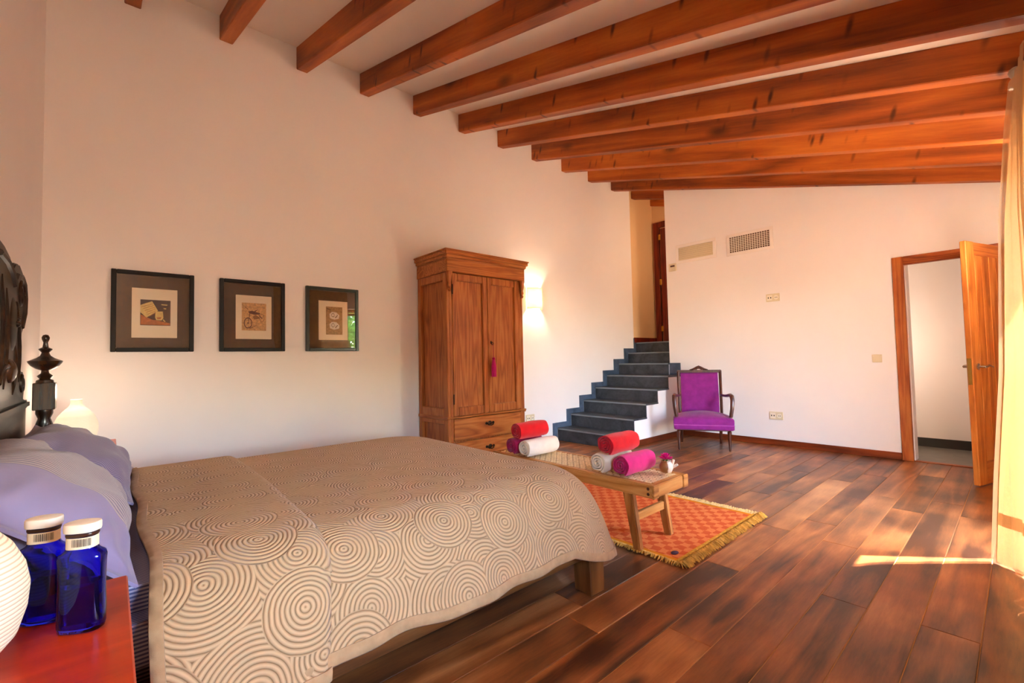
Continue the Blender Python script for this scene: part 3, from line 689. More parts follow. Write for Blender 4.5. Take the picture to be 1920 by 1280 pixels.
for s in (1, -1):
    Y = lambda d: BY + s*d
    bm = B(); tube(bm, [(.042, Y(d), z) for d, z in ((.05, 1.57), (.2, 1.565), (.32, 1.54), (.40, 1.50), (.48, 1.545), (.57, 1.555), (.64, 1.53), (.69, 1.47), (.70, 1.40), (.66, 1.33))], [.013, .014, .014, .015, .015, .016, .017, .016, .014, .009], 8); obj('carved_band', bm, M['ebony'], bed, smooth=True)
    bm = B(); tube(bm, [(.042, Y(.60+.06*math.cos(a)*(1-a/16)), 1.48+.07*math.sin(a)*(1-a/16)) for a in np.linspace(0, 11, 34)], [.011-.0002*i for i in range(34)], 7); obj('scroll', bm, M['ebony'], bed, smooth=True)
    bm = B(); tube(bm, [(.042, Y(.68+.05*math.cos(a)*(1-a/14)), 1.07+.05*math.sin(a)*(1-a/14)) for a in np.linspace(2, 12, 30)], .010, 7); obj('scroll', bm, M['ebony'], bed, smooth=True)
    bm = B(); ball(bm, (.040, Y(.40), 1.33), 1, 20, 12, .014, .085, .115); med = obj('medallion', bm, M['ebony'], bed, smooth=True)
    bm = B()
    for k in range(16):
        a = k*2.4; r = .017*math.sqrt(k)
        ball(bm, (.054-.2*r, Y(.40+r*.95), 1.33+r*1.35), .014, 8, 6)
    g = obj('grape_cluster', bm, M['ebony_z'], med, smooth=True); g['kind'] = 'stuff'
    bm = B(); ball(bm, (.04, Y(.33), 1.13), 1, 16, 10, .026, .06, .05); obj('boss', bm, M['ebony_z'], bed, smooth=True)
    for d0, z0, d1, z1 in ((.50, 1.40, .58, 1.08), (.22, 1.46, .20, 1.06), (.12, 1.50, .08, 1.04), (.46, 1.24, .42, 1.03)):
        bm = B(); tube(bm, [(.041, Y(d0+(d1-d0)*t+.02*math.sin(t*PI)), z0+(z1-z0)*t) for t in np.linspace(0, 1, 9)], [.004, .008, .011, .012, .013, .012, .011, .008, .004], 7); obj('acanthus_rib', bm, M['ebony'], bed, smooth=True)
    bm = B(); tube(bm, [(.042, Y(.25+.18*math.cos(a)), 1.06+.09*math.sin(a)) for a in np.linspace(.2, 2.9, 14)], .011, 7); obj('carved_arch', bm, M['ebony'], bed, smooth=True)
for s in (1, -1):
    c = (.098, BY+s*.965, 0)
    bm = B(); lathe(bm, [(.04, 0), (.045, .03), (.03, .06), (.035, .3), (.05, .5), (.045, .62), (.028, .66), (.05, .69), (.028, .72), (.052, .75), (.058, .79), (.045, .84), (.03, .88), (.042, .905), (.042, .925)], 20, c, .8, .8)
    bx = obj('post_lower', bm, M['ebony_z'], bed, smooth=True)
    bm = B(); box(bm, c[0]-.042, c[0]+.042, c[1]-.042, c[1]+.042, .925, 1.065)
    obj('post_block', bm, M['ebony_z'], bed, bev=.003)
    bm = B(); lathe(bm, [(.045, 1.065), (.042, 1.078), (.026, 1.085), (.04, 1.10), (.02, 1.115), (.018, 1.128), (.045, 1.138), (.068, 1.152), (.082, 1.168), (.086, 1.178), (.07, 1.184), (.045, 1.194), (.026, 1.206), (.018, 1.222), (.034, 1.238), (.033, 1.242), (.015, 1.25), (.011, 1.275), (.019, 1.292), (.02, 1.302), (.013, 1.314), (0, 1.318)], 24, c, .78, .78)
    obj('finial', bm, M['ebony_z'], bed, smooth=True)

# mattress with striped sheet
m = NT('striped_sheet'); co = m.obj(); sp = m.n('SeparateXYZ', {0: co})
ny = m.n('SeparateXYZ', {0: m.n('NewGeometry').outputs['Normal']})
zz = m.math('SINE', m.math('MULTIPLY', sp.outputs[2], 2*PI/.0105)); zt = m.math('SINE', m.math('MULTIPLY', sp.outputs[1], 2*PI/.0105))
top = m.math('GREATER_THAN', ny.outputs[2], .6)
s = m.n('Mix', data_type='FLOAT', ); m.set(s.inputs[0], top); m.set(s.inputs[2], zz); m.set(s.inputs[3], zt)
m.base(m.ramp(m.math('ADD', m.math('MULTIPLY', s.outputs[0], .5), .5), [(.35, srgb('#5c6088')), (.65, srgb('#b9b2c6'))])); m.rough(.9); m.b.inputs['Specular IOR Level'].default_value = .1
M['stripes'] = m.m
mt = thing('mattress', 'mattress in a blue and grey striped sheet on the carved bed', 'mattress', (1.13, BY, .289))
bm = B(); box(bm, .135, 2.07, -2.79, -1.03, .290, .546); obj('striped_sheet', bm, M['stripes'], mt, bev=.07, seg=4, smooth=True, sharp=60)

# bedspread
def spread_mat(name, hem=False, dark=False):
    m = NT(name)
    uv = m.n('TexCoord').outputs['UV'] if False else m.n('UVMap', uv_map='uv').outputs[0]
    c = srgb('#d6b385'); c2 = srgb('#a58258')
    co = m.obj()
    weave = m.noise(co, 900, 2)
    if not hem:
        wob = m.n('VectorMath', {0: uv, 1: m.n('VectorMath', {0: m.n('TexNoise', {'Vector': uv, 'Scale': 9.0}).outputs[1], 1: (.012, .012, 0)}, operation='MULTIPLY').outputs[0]}, operation='ADD').outputs[0]
        def vor(scale, off, rd):
            p = m.n('VectorMath', {0: wob, 1: off}, operation='ADD').outputs[0]
            d = m.n('TexVoronoi', {'Vector': p, 'Scale': scale, 'Randomness': rd}, voronoi_dimensions='2D').outputs['Distance']
            return m.math('DIVIDE', d, scale)
        A = vor(3.4, (0, 0, 0), .55); Bd = vor(4.7, (.37, .81, 0), .8)
        sel = m.math('LESS_THAN', A, .118)
        mx = m.n('Mix', data_type='FLOAT'); m.set(mx.inputs[0], sel); m.set(mx.inputs[2], Bd); m.set(mx.inputs[3], A)
        d = mx.outputs[0]
        h = m.math('ABSOLUTE', m.math('SINE', m.math('MULTIPLY', d, PI/.0142)))
        h = m.math('POWER', h, .75)
        col = m.mix(h, c2, c)  # stitch grooves go darker, crease shade put into the colour
        m.base(col)
        m.bump(m.math('ADD', h, m.math('MULTIPLY', weave, .12)), .9, .0048)
    else:
        m.base(m.mix(m.noise(co, 25, 3), c2, srgb('#d2ae80'))); m.bump(m.math('ADD', weave, m.math('MULTIPLY', m.noise(co, 40, 2), 2.0)), .25, .004)
    m.rough(.85); m.b.inputs['Specular IOR Level'].default_value = .15; m.b.inputs['Sheen Weight'].default_value = .15
    return m.m
M['spread'] = spread_mat('bedspread_quilt'); M['spread_hem'] = spread_mat('bedspread_binding', True)
bs = thing('bedspread', 'beige quilted bedspread with stitched circles draped over the bed', 'bedspread', (1.3, BY, .55))
XH, XF, YN, YF, RC = .447, 2.06, -2.60, -1.16, .16
# path: near side head -> foot corner -> foot -> far corner -> far side head
path = []
for x in np.linspace(XH, XF-RC, 70): path.append((x, YN, 0, -1))
for a in np.linspace(-PI/2, 0, 26)[1:]: path.append((XF-RC+RC*math.cos(a), YN+RC+RC*math.sin(a), math.cos(a), math.sin(a)))
for y in np.linspace(YN+RC, YF-RC, 44)[1:]: path.append((XF, y, 1, 0))
for a in np.linspace(0, PI/2, 16)[1:]: path.append((XF-RC+RC*math.cos(a), YF-RC+RC*math.sin(a), math.cos(a), math.sin(a)))
for x in np.linspace(XF-RC, XH, 70)[1:]: path.append((x, YF, 0, 1))
path = np.array(path); NPTH = len(path)
def bez(P, t): t = t[:, None]; return (1-t)**3*P[0]+3*(1-t)**2*t*P[1]+3*(1-t)*t*t*P[2]+t**3*P[3]
NT_ = 26; tt = np.linspace(0, 1, NT_)
arc = np.concatenate([[0], np.cumsum(np.linalg.norm(np.diff(path[:, :2], axis=0), axis=1))])
def drape(i, lift=0.0, out=0.0):
    x, y, nx, ny = path[i]; s = arc[i]
    kn = max(0, -ny); kf = max(0, nx); kff = max(0, ny)
    tot = kn+kf+kff
    W_ = (.385*kn + .30*kf + .30*kff)/tot; 
    corner = 4*kn*kf
    W_ += .055*corner
    zh = .262 + .012*math.sin(s*3.1+1) - .055*corner + (-.02 if kf > .6 else 0)
    P = np.array([(0, .566), (W_*.62, .570), (W_*.80, .46), (W_, zh)])
    b = bez(P, tt)
    fold = (np.clip(tt-.3, 0, 1)**1.4)*(.022*math.sin(s*8.5)+.016*math.sin(s*15+1.3)+.010*math.sin(s*27))
    if kn > .8 and x < XF-RC: b[:, 0] += fold
    else: b[:, 0] += fold*1.1
    return b
V = []; UV = []
NTOP = 14
spx = np.clip(path[:, 0], XH, XF-.75); spy = np.full(NPTH, (YN+YF)/2)
for i in range(NPTH):
    x, y, nx, ny = path[i]
    for j in range(NTOP):
        f = j/NTOP; X = spx[i]+(x-spx[i])*f; Y = spy[i]+(y-spy[i])*f
        z = .566 + .004*math.sin(X*5+Y*3) + .003*math.sin(Y*7-X*4)
        V.append((X, Y, z)); UV.append((X, Y))
    b = drape(i); L_ = np.concatenate([[0], np.cumsum(np.linalg.norm(np.diff(b, axis=0), axis=1))])
    for (h, z), l in zip(b, L_): V.append((x+nx*h, y+ny*h, z)); UV.append((x+nx*l, y+ny*l))
nv = NTOP+NT_
me = grid_mesh('quilt', V, NPTH, nv, UV); o = link('quilt', me, M['spread'], bs, True, True, 80)
bmm = bmesh.new(); bmm.from_mesh(me); bmesh.ops.remove_doubles(bmm, verts=bmm.verts, dist=.0015); bmesh.ops.recalc_face_normals(bmm, faces=bmm.faces); bmm.to_mesh(me); bmm.free()
md = o.modifiers.new('th', 'SOLIDIFY'); md.thickness = .008; md.offset = -1
VV = np.array(V).reshape(NPTH, nv, 3)
def binding(name, P, r=.007, wd=.022, parent=None, up=None):
    """flat rounded strip that wraps a cloth edge: P edge points, up = direction into the cloth"""
    bm = B(); n = len(P); rings = []
    for i in range(n):
        u = Vector(up[i]).normalized(); t = (Vector(P[min(i+1, n-1)])-Vector(P[max(i-1, 0)])).normalized(); w_ = t.cross(u).normalized(); p = Vector(P[i])
        k = r*(1+.12*math.sin(i*1.7))
        rings.append([bm.verts.new(p+u*a*wd+w_*b*k) for a, b in ((-.25, 0), (-.12, .8), (.5, 1.0), (1, .9), (1, -.9), (.5, -1.0), (-.12, -.8))])
    for a, b in zip(rings, rings[1:]):
        for k in range(7): bm.faces.new((a[k], a[(k+1) % 7], b[(k+1) % 7], b[k]))
    bm.faces.new(rings[0]); bm.faces.new(rings[-1][::-1])
    return obj(name, bm, M['spread_hem'], parent, smooth=True, sharp=60)
binding('hem_binding', VV[:, -1], .009, .03, bs, VV[:, -4]-VV[:, -1])
# turned-back layer at the head end
cols = []; NX = 22
iN = [i for i in range(NPTH) if path[i][3] == -1]
prof_n = None
def fold_col(u):
    """profile across the bed from near hem to far hem at fraction u between head edge and fold edge"""
    i0 = 5
    bn = bez(np.array([(0, .590), (.25, .597), (.325, .475), (.425, .245)]), np.linspace(0, 1, 30))
    s = u*.5
    fold = (np.clip(np.linspace(0, 1, 30)-.3, 0, 1)**1.4)*(.016*math.sin(s*11+.4)+.008*math.sin(s*24))
    bn[:, 0] += fold
    pts = [(YN-h, z) for h, z in bn[::-1]]
    for y in np.linspace(YN, YF, 26)[1:-1]: pts.append((y, .590+.004*math.sin(y*5+u*3)))
    bf = bez(np.array([(0, .590), (.2, .592), (.27, .47), (.34, .27)]), np.linspace(0, 1, 16))
    pts += [(YF+h, z) for h, z in bf]
    return np.array(pts)
V = []; UV = []
for i in range(NX):
    u = i/(NX-1); pc = fold_col(u); l = np.concatenate([[0], np.cumsum(np.linalg.norm(np.diff(pc, axis=0), axis=1))])
    for (y, z), ll in zip(pc, l):
        xe = .93 + (.045 if y > -1.2 else 0)*0 - .05*np.clip((-2.0-y)/1.0, 0, 1) - .055*np.clip((.55-z)/.3, 0, 1)
        xh = .440 + .008*math.sin(y*9) + .012*np.clip((.5-z)/.3, 0, 1)
        edge = (1-min(1, (1-u)*14))
        dz = -.018*max(0, 1-(1-u)*12)**2 - .012*max(0, 1-u*14)**2
        x = xh+(xe-xh)*u
        # sag along the lit dip by the pillows
        dip = -.012*math.exp(-((x-.62)/.12)**2)*math.exp(-((y+1.75)/.4)**2)
        n_out = 1 if z < .5 else 0
        V.append((x, y+(-dz*n_out*(1 if y < BY else -1)), z+dip+(dz if not n_out else 0))); UV.append((x+3.13, ll*1.0+.21))
npf = len(fold_col(0))
me = grid_mesh('turned_back_layer', V, NX, npf, UV); o = link('turned_back_layer', me, M['spread'], bs, True, True, 80)
md = o.modifiers.new('th', 'SOLIDIFY'); md.thickness = .014; md.offset = -1
bmm = bmesh.new(); bmm.from_mesh(me); bmesh.ops.recalc_face_normals(bmm, faces=bmm.faces)
bmm.to_mesh(me); bmm.free()
FV = np.array(V).reshape(NX, npf, 3)
binding('hem_binding', FV[0, :], .010, .026, bs, FV[2, :]-FV[0, :])
binding('hem_binding', FV[:, 0], .010, .03, bs, FV[:, 3]-FV[:, 0])

# pillows
def pillow_mat(name, mode):
    m = NT(name); co = m.obj(); sp = m.n('SeparateXYZ', {0: co})
    wob = m.math('MULTIPLY', m.math('SUBTRACT', m.noise(co, 5, 2), .5), .02)
    per = .0125 if mode == 'near' else .009
    st = m.math('ADD', m.math('MULTIPLY', m.math('SINE', m.math('MULTIPLY', m.math('ADD', sp.outputs[0], wob), 2*PI/per)), .5), .5)
    c = srgb('#8f83a6')
    if mode == 'near':
        stc = m.ramp(st, [(.25, srgb('#776b82')), (.6, srgb('#ad9c9c'))])
        msk = m.math('LESS_THAN', m.math('ABSOLUTE', m.math('ADD', sp.outputs[0], .08)), .30)
        m.base(m.mix(msk, c, stc))
        hb = m.math('MULTIPLY', m.math('ADD', m.math('MULTIPLY', st, .5), m.math('MULTIPLY', msk, 1.0)), msk)
        m.bump(m.math('ADD', hb, m.math('MULTIPLY', m.noise(co, 12, 3), 1.2)), .35, .006)
    else:
        m.base(m.ramp(st, [(.3, srgb('#7a7092')), (.7, srgb('#9c90ab'))])); m.bump(m.noise(co, 12, 3), .35, .008)
    m.rough(.85); m.b.inputs['Specular IOR Level'].default_value = .15; m.b.inputs['Sheen Weight'].default_value = .2
    return m.m
def pillow(label, loc, eul, W_, H_, T_, mat, seed, parts=True):
    v = thing('pillow', label, 'pillow', loc, 0, None); v.rotation_euler = eul
    r = np.random.RandomState(seed); nu, nw = 61, 41
    def surf(sgn):
        V = []
        for i in range(nu):
            u = -1+2*i/(nu-1)
            for j in range(nw):
                t = -1+2*j/(nw-1)
                e = .93; a = min(1, abs(u)/e); b = min(1, abs(t)/e)
                th = ((1-a**2.6)*(1-b**2.4))**.55*T_/2
                # corner pull-in
                px = u*(1-.05*t*t*0+.02*t*t); py = t*(1+.03*u*u)
                px *= 1-.035*(1-t*t); py *= 1-.05*(1-u*u)
                wr = (.005*math.sin(7*u+5*t+seed)+.004*math.sin(11*u*t-9*t+2*seed)+.0035*math.sin(19*u*t+4*u+seed))*min(1, th/(T_*.2))
                rad = .012*math.sin(18*math.atan2(t, u+.001)+seed)*max(0, math.hypot(a, b)-.75)*1.2*min(1, th/(T_*.1))
                V.append((px*W_/2, py*H_/2, sgn*(th+.004)+wr*(1 if sgn > 0 else .4)+rad))
        return V
    A = surf(1); Bq = surf(-1); N_ = nu*nw; F = []
    for i in range(nu-1):
        for j in range(nw-1):
            a = i*nw+j; F.append((a, a+nw, a+nw+1, a+1)); F.append((N_+a, N_+a+1, N_+a+nw+1, N_+a+nw))
    ring = [i*nw for i in range(nu)] + [(nu-1)*nw+j for j in range(1, nw)] + [i*nw+nw-1 for i in range(nu-2, -1, -1)] + [j for j in range(nw-2, 0, -1)]
    for a, b in zip(ring, ring[1:]+ring[:1]): F.append((b, a, N_+a, N_+b))
    me = bpy.data.meshes.new('pillowcase'); me.from_pydata(A+Bq, [], F)
    bmm = bmesh.new(); bmm.from_mesh(me); bmesh.ops.recalc_face_normals(bmm, faces=bmm.faces); bmm.to_mesh(me); bmm.free()
    o = link('pillowcase', me, mat, v, False, True, 70)
    return v
tilt = math.radians(38)
# local x along -Y (towards the camera side), local y up the slope to the headboard
def peul(tilt, yaw=0.0):
    xa = Vector((math.sin(yaw), -math.cos(yaw), 0)); n = Vector((math.sin(tilt), 0, math.cos(tilt)))
    ya = n.cross(xa).normalized(); n = xa.cross(ya).normalized()
    return Matrix((xa, ya, n)).transposed().to_euler()
pillow('lilac pillow with a grey striped middle band, nearest the blue bottles', (.222, -2.42, .752), peul(math.radians(40), .0), .88, .47, .22, pillow_mat('pillow_striped', 'near'), 3)
pillow('plain lilac pillow by the glowing far lamp, beyond the striped pillow', (.250, -1.46, .715), peul(math.radians(36), -.03), .86, .46, .22, pillow_mat('pillow_lilac', 'far'), 8)

# ---------------------------------------------------------------- nightstands, lamps, bottles
def nightstand(label, loc):
    v = thing('nightstand', label, 'nightstand', loc)       # local: x from wall, y centre
    x1 = .377; hy_ = .25; zt = .66
    bm = B(); box(bm, .004, x1, -hy_, hy_, zt-.022, zt); obj('top', bm, M['lacquer'], v, world=False, bev=.003)
    bm = B(); box(bm, .004, x1-.012, -hy_+.012, hy_-.012, .09, zt-.022); obj('body', bm, M['lacquer'], v, world=False, bev=.002)
    for z0, z1 in ((.40, .62), (.12, .38)):
        bm = B(); box(bm, x1-.012, x1-.001, -hy_+.025, hy_-.025, z0, z1); d = obj('drawer', bm, M['lacquer'], v, world=False, bev=.003)
        bm = B(); ball(bm, (x1+.012, 0, (z0+z1)/2), .014, 10, 8); obj('knob', bm, M['chrome'], d, world=False, smooth=True)
    for sx in (.02, x1-.05):
        for sy in (-hy_+.02, hy_-.05):
            bm = B(); box(bm, sx, sx+.03, sy, sy+.03, 0, .09); obj('leg', bm, M['lacquer'], v, world=False, bev=.002)
    return v
nightstand('glossy orange-red nightstand under the blue bottles beside the bed', (.01, -3.20, 0))
nightstand('nightstand hidden behind the pillows under the far glowing lamp', (.01, -.52, 0))
def paper_mat(name, strength, lines):
    m = NT(name); co = m.obj(); z = m.n('SeparateXYZ', {0: co}).outputs[2]
    s = m.math('ADD', m.math('MULTIPLY', m.math('SINE', m.math('MULTIPLY', z, 2*PI/.0075)), .5), .5)
    f = m.ramp(s, [(.1, (1, 1, 1, 1)), (.35, (0, 0, 0, 1))]); a = srgb('#f7ead2'); b = srgb('#c9a98a')
    m.base(m.mix(m.math('MULTIPLY', f, lines), a, b))
    m.set(m.b.inputs['Emission Color'], m.mix(m.math('MULTIPLY', f, lines), (1, .84, .58, 1), (.62, .42, .26, 1))); m.b.inputs['Emission Strength'].default_value = strength
    m.rough(.9); m.bump(s, .3, .002); return m.m
def paper_lamp(label, loc, strength, lines, ribs):
    v = thing('paper_lamp', label, 'lamp', loc)
    P0 = [(.045, 0), (.07, .012), (.092, .04), (.103, .08), (.106, .115), (.100, .15), (.085, .185), (.062, .215), (.040, .238), (.030, .252), (.027, .265), (.027, .285)]
    zz_ = [p[1] for p in P0]; prof = []
    for z in np.linspace(0, .285, 77): prof.append((float(np.interp(z, zz_, [p[0] for p in P0]))*(1+.006*math.sin(z*2*PI/.0075)), float(z)))
    bm = B(); rings = lathe(bm, prof, 40, cap=False)
    if ribs:
        for rg in rings:
            for k, q in enumerate(rg):
                f = 1-.035*abs(math.cos(k*PI/ (40/8)))**6
                q.co.x *= f; q.co.y *= f
    o = obj('shade', bm, paper_mat('paper_shade', strength, lines), v, world=False, smooth=True, sharp=80)
    bm = B(); lathe(bm, [(.05, 0), (.05, .012), (.01, .016), (.01, .06)], 20); obj('base', bm, M['white'], v, world=False, smooth=True)
    bm = B(); ball(bm, (0, 0, .10), .026, 12, 8, 1, 1, 1.2); obj('bulb', bm, M['bulb'], v, world=False, smooth=True)
    return v
paper_lamp('ribbed white paper lamp on the orange-red nightstand, cut by the frame', (.150, -3.21, .661), .025, .75, False)
paper_lamp('glowing white onion-shaped paper lamp behind the pillows by the bed post', (.20, -.46, .661), .055, .0, True)
lamp('far_lamp_light', (.20, -.46, 1.0), .35, WARM, .04)

def blue_glass():
    m = NT('blue_glass'); m.base((.025, .06, .88, 1)); m.rough(.02); m.b.inputs['Transmission Weight'].default_value = 1.0; m.b.inputs['IOR'].default_value = 1.45; return m.m
M['bglass'] = blue_glass()
m = NT('bottle_water'); m.base((.30, .22, .75, 1)); m.rough(.0); m.b.inputs['Transmission Weight'].default_value = 1.0; m.b.inputs['IOR'].default_value = 1.33; M['bwater'] = m.m
def oval(bm, prof, n=40, e=2.6, cap0=True, cap1=True):
    rings = []
    for a, b, z in prof:
        rg = []
        for k in range(n):
            t = 2*PI*k/n; c, s_ = math.cos(t), math.sin(t)
            rg.append(bm.verts.new((a*abs(c)**(2/e)*(1 if c > 0 else -1), b*abs(s_)**(2/e)*(1 if s_ > 0 else -1), z)))
        rings.append(rg)
    for p, q in zip(rings, rings[1:]):
        for k in range(n): bm.faces.new((p[k], p[(k+1) % n], q[(k+1) % n], q[k]))
    if cap0: bm.faces.new(rings[0][::-1])
    if cap1: bm.faces.new(rings[-1])
def bottle(label, loc, rotz):
    v = thing('glass_bottle', label, 'bottle', loc, rotz, 'blue bottles on the nightstand')
    outp = [(.030, .015, .0), (.034, .019, .003), (.0355, .021, .012), (.0355, .021, .04), (.0345, .0205, .08), (.0355, .021, .12), (.0362, .0215, .131), (.034, .0205, .138), (.0255, .018, .143), (.0222, .0165, .148), (.0222, .0165, .176)]
    inn = [(max(.005, a-.0035), max(.005, b-.0035), z+(.006 if z < .01 else (.004 if z < .02 else -.002 if .12 < z < .145 else 0))) for a, b, z in outp[1:]]
    bm = B(); oval(bm, outp, cap1=False); 
    bmi = B(); oval(bmi, inn, cap1=False)
    n0 = len(bm.verts); tmp = bpy.data.meshes.new('t'); bmi.to_mesh(tmp); bmi.free(); bm.from_mesh(tmp); bm.verts.ensure_lookup_table()
    top = [q for q in bm.verts if abs(q.co.z-.176) < 1e-5]; h = len(top)//2
    for k in range(h): bm.faces.new((top[k], top[(k+1) % h], top[h+(k+1) % h], top[h+k]))
    obj('glass_body', bm, M['bglass'], v, world=False, smooth=True, sharp=50)
    wl = [(a-.0006, b-.0006, z) for a, b, z in inn if z < .075] ; wl.append((.0310-.0006, .0170-.0006, .088))
    bm = B(); oval(bm, wl); obj('water', bm, M['bwater'], v, world=False, smooth=True, sharp=50)
    bm = B(); oval(bm, [(.0226, .0169, .1485), (.0226, .0169, .1685)], cap0=False, cap1=False); lb = obj('neck_label', bm, M['paper'], v, world=False, smooth=True)
    bm = B(); r = random.Random(4)
    k = -.20
    while k < 1.0:
        wd = r.choice((.02, .03, .05)); a0, a1 = -PI/2+k, -PI/2+k+wd
        def pt(a, z):
            c, s_ = math.cos(a), math.sin(a); e = 2.6
            return (.0229*abs(c)**(2/e)*(1 if c > 0 else -1), .0172*abs(s_)**(2/e)*(1 if s_ > 0 else -1), z)
        bm.faces.new([bm.verts.new(pt(a, z)) for a, z in ((a0, .153), (a1, .153), (a1, .1665), (a0, .1665))]); k += wd + r.choice((.02, .035))
    g = obj('barcode', bm, M['dark'], lb, world=False); g['kind'] = 'stuff'
    bm = B(); oval(bm, [(.0232, .0175, .170), (.0238, .018, .172), (.0232, .0175, .175)]); obj('neck_ring', bm, plain('neck_ring_brown', '#3a1c12', .3), v, world=False, smooth=True)
    bm = B(); oval(bm, [(.0225, .017, .1765), (.0258, .0198, .1775), (.0264, .0203, .181), (.0264, .0203, .190), (.0256, .0196, .1925), (.022, .017, .1935)]); obj('cap', bm, plain('bottle_cap_white', '#efe4d4', .4), v, world=False, smooth=True, sharp=50)
    return v
b1 = bottle('blue glass water bottle with white cap, the nearer one right of its twin', (.318, -3.178, .6605), math.radians(-30))
dup(b1, (.262, -3.088, .6605), math.radians(-24), 'blue glass water bottle with white cap, farther one between lamp and its twin')

# ---------------------------------------------------------------- rug
m = NT('rug_weave'); co = m.obj(); sp = m.n('SeparateXYZ', {0: co})
wx = m.math('ADD', sp.outputs[0], m.math('MULTIPLY', m.math('SUBTRACT', m.noise(co, 25, 2), .5), .05)); wy = m.math('ADD', sp.outputs[1], m.math('MULTIPLY', m.math('SUBTRACT', m.noise(co, 21, 2), .5), .05))
ck = m.math('MODULO', m.math('ADD', m.math('FLOOR', m.math('MULTIPLY', m.math('ADD', wx, 10), 1/.055)), m.math('FLOOR', m.math('MULTIPLY', m.math('ADD', wy, 10), 1/.05))), 2)
dg = m.math('ADD', m.math('MULTIPLY', m.math('SINE', m.math('MULTIPLY', m.math('ADD', wx, wy), 2*PI/.018)), .5), .5)
base = m.mix(ck, srgb('#d4653a'), srgb('#e68c54'))
base = m.mix(m.math('MULTIPLY', dg, .22), base, srgb('#c04a20'))
ex = m.math('GREATER_THAN', m.math('ABSOLUTE', sp.outputs[0]), .50); ey = m.math('GREATER_THAN', m.math('ABSOLUTE', sp.outputs[1]), .885)
base = m.mix(m.math('MAXIMUM', ex, ey), base, srgb('#d98a22'))
m.base(base); m.rough(.95); m.b.inputs['Specular IOR Level'].default_value = .05; m.bump(m.math('ADD', m.noise(co, 260, 2), m.math('MULTIPLY', dg, .4)), .6, .004); M['rug'] = m.m
RX0, RX1, RY0, RY1 = 2.67, 3.77, -3.055, -1.20
rg = thing('fringed_rug', 'orange and red checked rug with golden fringe under the low bench', 'rug', ((RX0+RX1)/2, (RY0+RY1)/2, 0))
bm = B(); cx, cy = (RX0+RX1)/2, (RY0+RY1)/2; nu, nw = 24, 36
Vt = [[bm.verts.new((RX0+(RX1-RX0)*i/nu + .006*math.sin(j*.9), RY0+(RY1-RY0)*j/nw + .006*math.sin(i*.8), .008+.0015*math.sin(i*1.3+j))) for j in range(nw+1)] for i in range(nu+1)]
for i in range(nu):
    for j in range(nw): bm.faces.new((Vt[i][j], Vt[i+1][j], Vt[i+1][j+1], Vt[i][j+1]))
ring = [Vt[i][0] for i in range(nu+1)] + [Vt[nu][j] for j in range(1, nw+1)] + [Vt[i][nw] for i in range(nu-1, -1, -1)] + [Vt[0][j] for j in range(nw-1, 0, -1)]
lo = [bm.verts.new((q.co.x, q.co.y, .0005)) for q in ring]
for a in range(len(ring)): b = (a+1) % len(ring); bm.faces.new((ring[b], ring[a], lo[a], lo[b]))
obj('woven_body', bm, M['rug'], rg, smooth=True, sharp=30)
M['fringe'] = plain('golden_fringe', '#d0a248', .9, noise=.35, nscale=30)
M['fringe2'] = plain('pale_fringe', '#e2c584', .9, noise=.25, nscale=30)
def fringe(name, x0, y0, x1, y1, nx, ny, n, ln, rad, mat, hgt):
    bm = B(); r = random.Random(3)
    for k in range(n):
        t = (k+r.random()*.6)/n; x = x0+(x1-x0)*t; y = y0+(y1-y0)*t; l = ln*(.6+.6*r.random()); sx = (r.random()-.5)*.04
        tx, ty = -ny, nx; h = hgt*(.5+r.random())
        p = [(x-nx*.02, y-ny*.02, .007), (x+nx*l*.35+tx*sx*.3, y+ny*l*.35+ty*sx*.3, .007+h), (x+nx*l*.75+tx*sx*.8, y+ny*l*.75+ty*sx*.8, .006+h*.5), (x+nx*l+tx*sx, y+ny*l+ty*sx, .004)]
        tube(bm, p, [rad, rad*1.1, rad, rad*.6], 4)
    o = obj(name, bm, mat, rg, smooth=True); o['kind'] = 'stuff'; return o
fringe('fringe', RX0-.01, RY0, RX1+.01, RY0, 0, -1, 520, .05, .0036, M['fringe'], .016)
fringe('fringe', RX1, RY0-.01, RX1, RY1, 1, 0, 430, .035, .0034, M['fringe2'], .010)
fringe('fringe', RX0, RY0, RX0, RY1, -1, 0, 330, .028, .0034, M['fringe'], .008)
bm = B(); box(bm, RX0+.015, RX1-.015, RY0-.004, RY0+.035, .004, .0145); obj('border_braid', bm, plain('golden_braid', '#cf9a2a', .9, noise=.35, nscale=60, bump=.5, bscale=120), rg, bev=.004)
bm = B(); ball(bm, (RX0+.11, RY0+.09, .010), 1, 10, 6, .028, .02, .005); obj('corner_motif', bm, plain('rug_motif_plum', '#4a2438', .9, noise=.3), rg, smooth=True)

# ---------------------------------------------------------------- bench
bn = thing('woven_bench', 'low wooden bench with a woven cane seat at the foot of the bed', 'bench', (2.84, -2.2, .009))
bx0, bx1, by0, by1, bz = 2.645, 3.035, -2.925, -1.48, .404
for a, b in ((bx0, bx0+.052), (bx1-.052, bx1)):
    bm = B(); box(bm, a, b, by0, by1, bz-.075, bz); s_ = obj('long_rail', bm, M['teak'], bn, bev=.007, seg=2)
    if a == bx0:
        for dz in (-.022, -.052):
            bm = B(); lathe(bm, [(.009, 0), (.009, .003)], 10); bmesh.ops.rotate(bm, verts=bm.verts, cent=(0,0,0), matrix=Matrix.Rotation(-PI/2, 3, 'Y')); bmesh.ops.translate(bm, verts=bm.verts, vec=(bx0+.001, by0+.035, bz+dz)); obj('dowel', bm, M['mahog'], s_)
for a, b in ((by0, by0+.052), (by1-.052, by1)):
    bm = B(); box(bm, bx0+.052, bx1-.052, a+.002, b, bz-.075, bz-.001); obj('end_rail', bm, M['teak_x'], bn, bev=.006, seg=2)
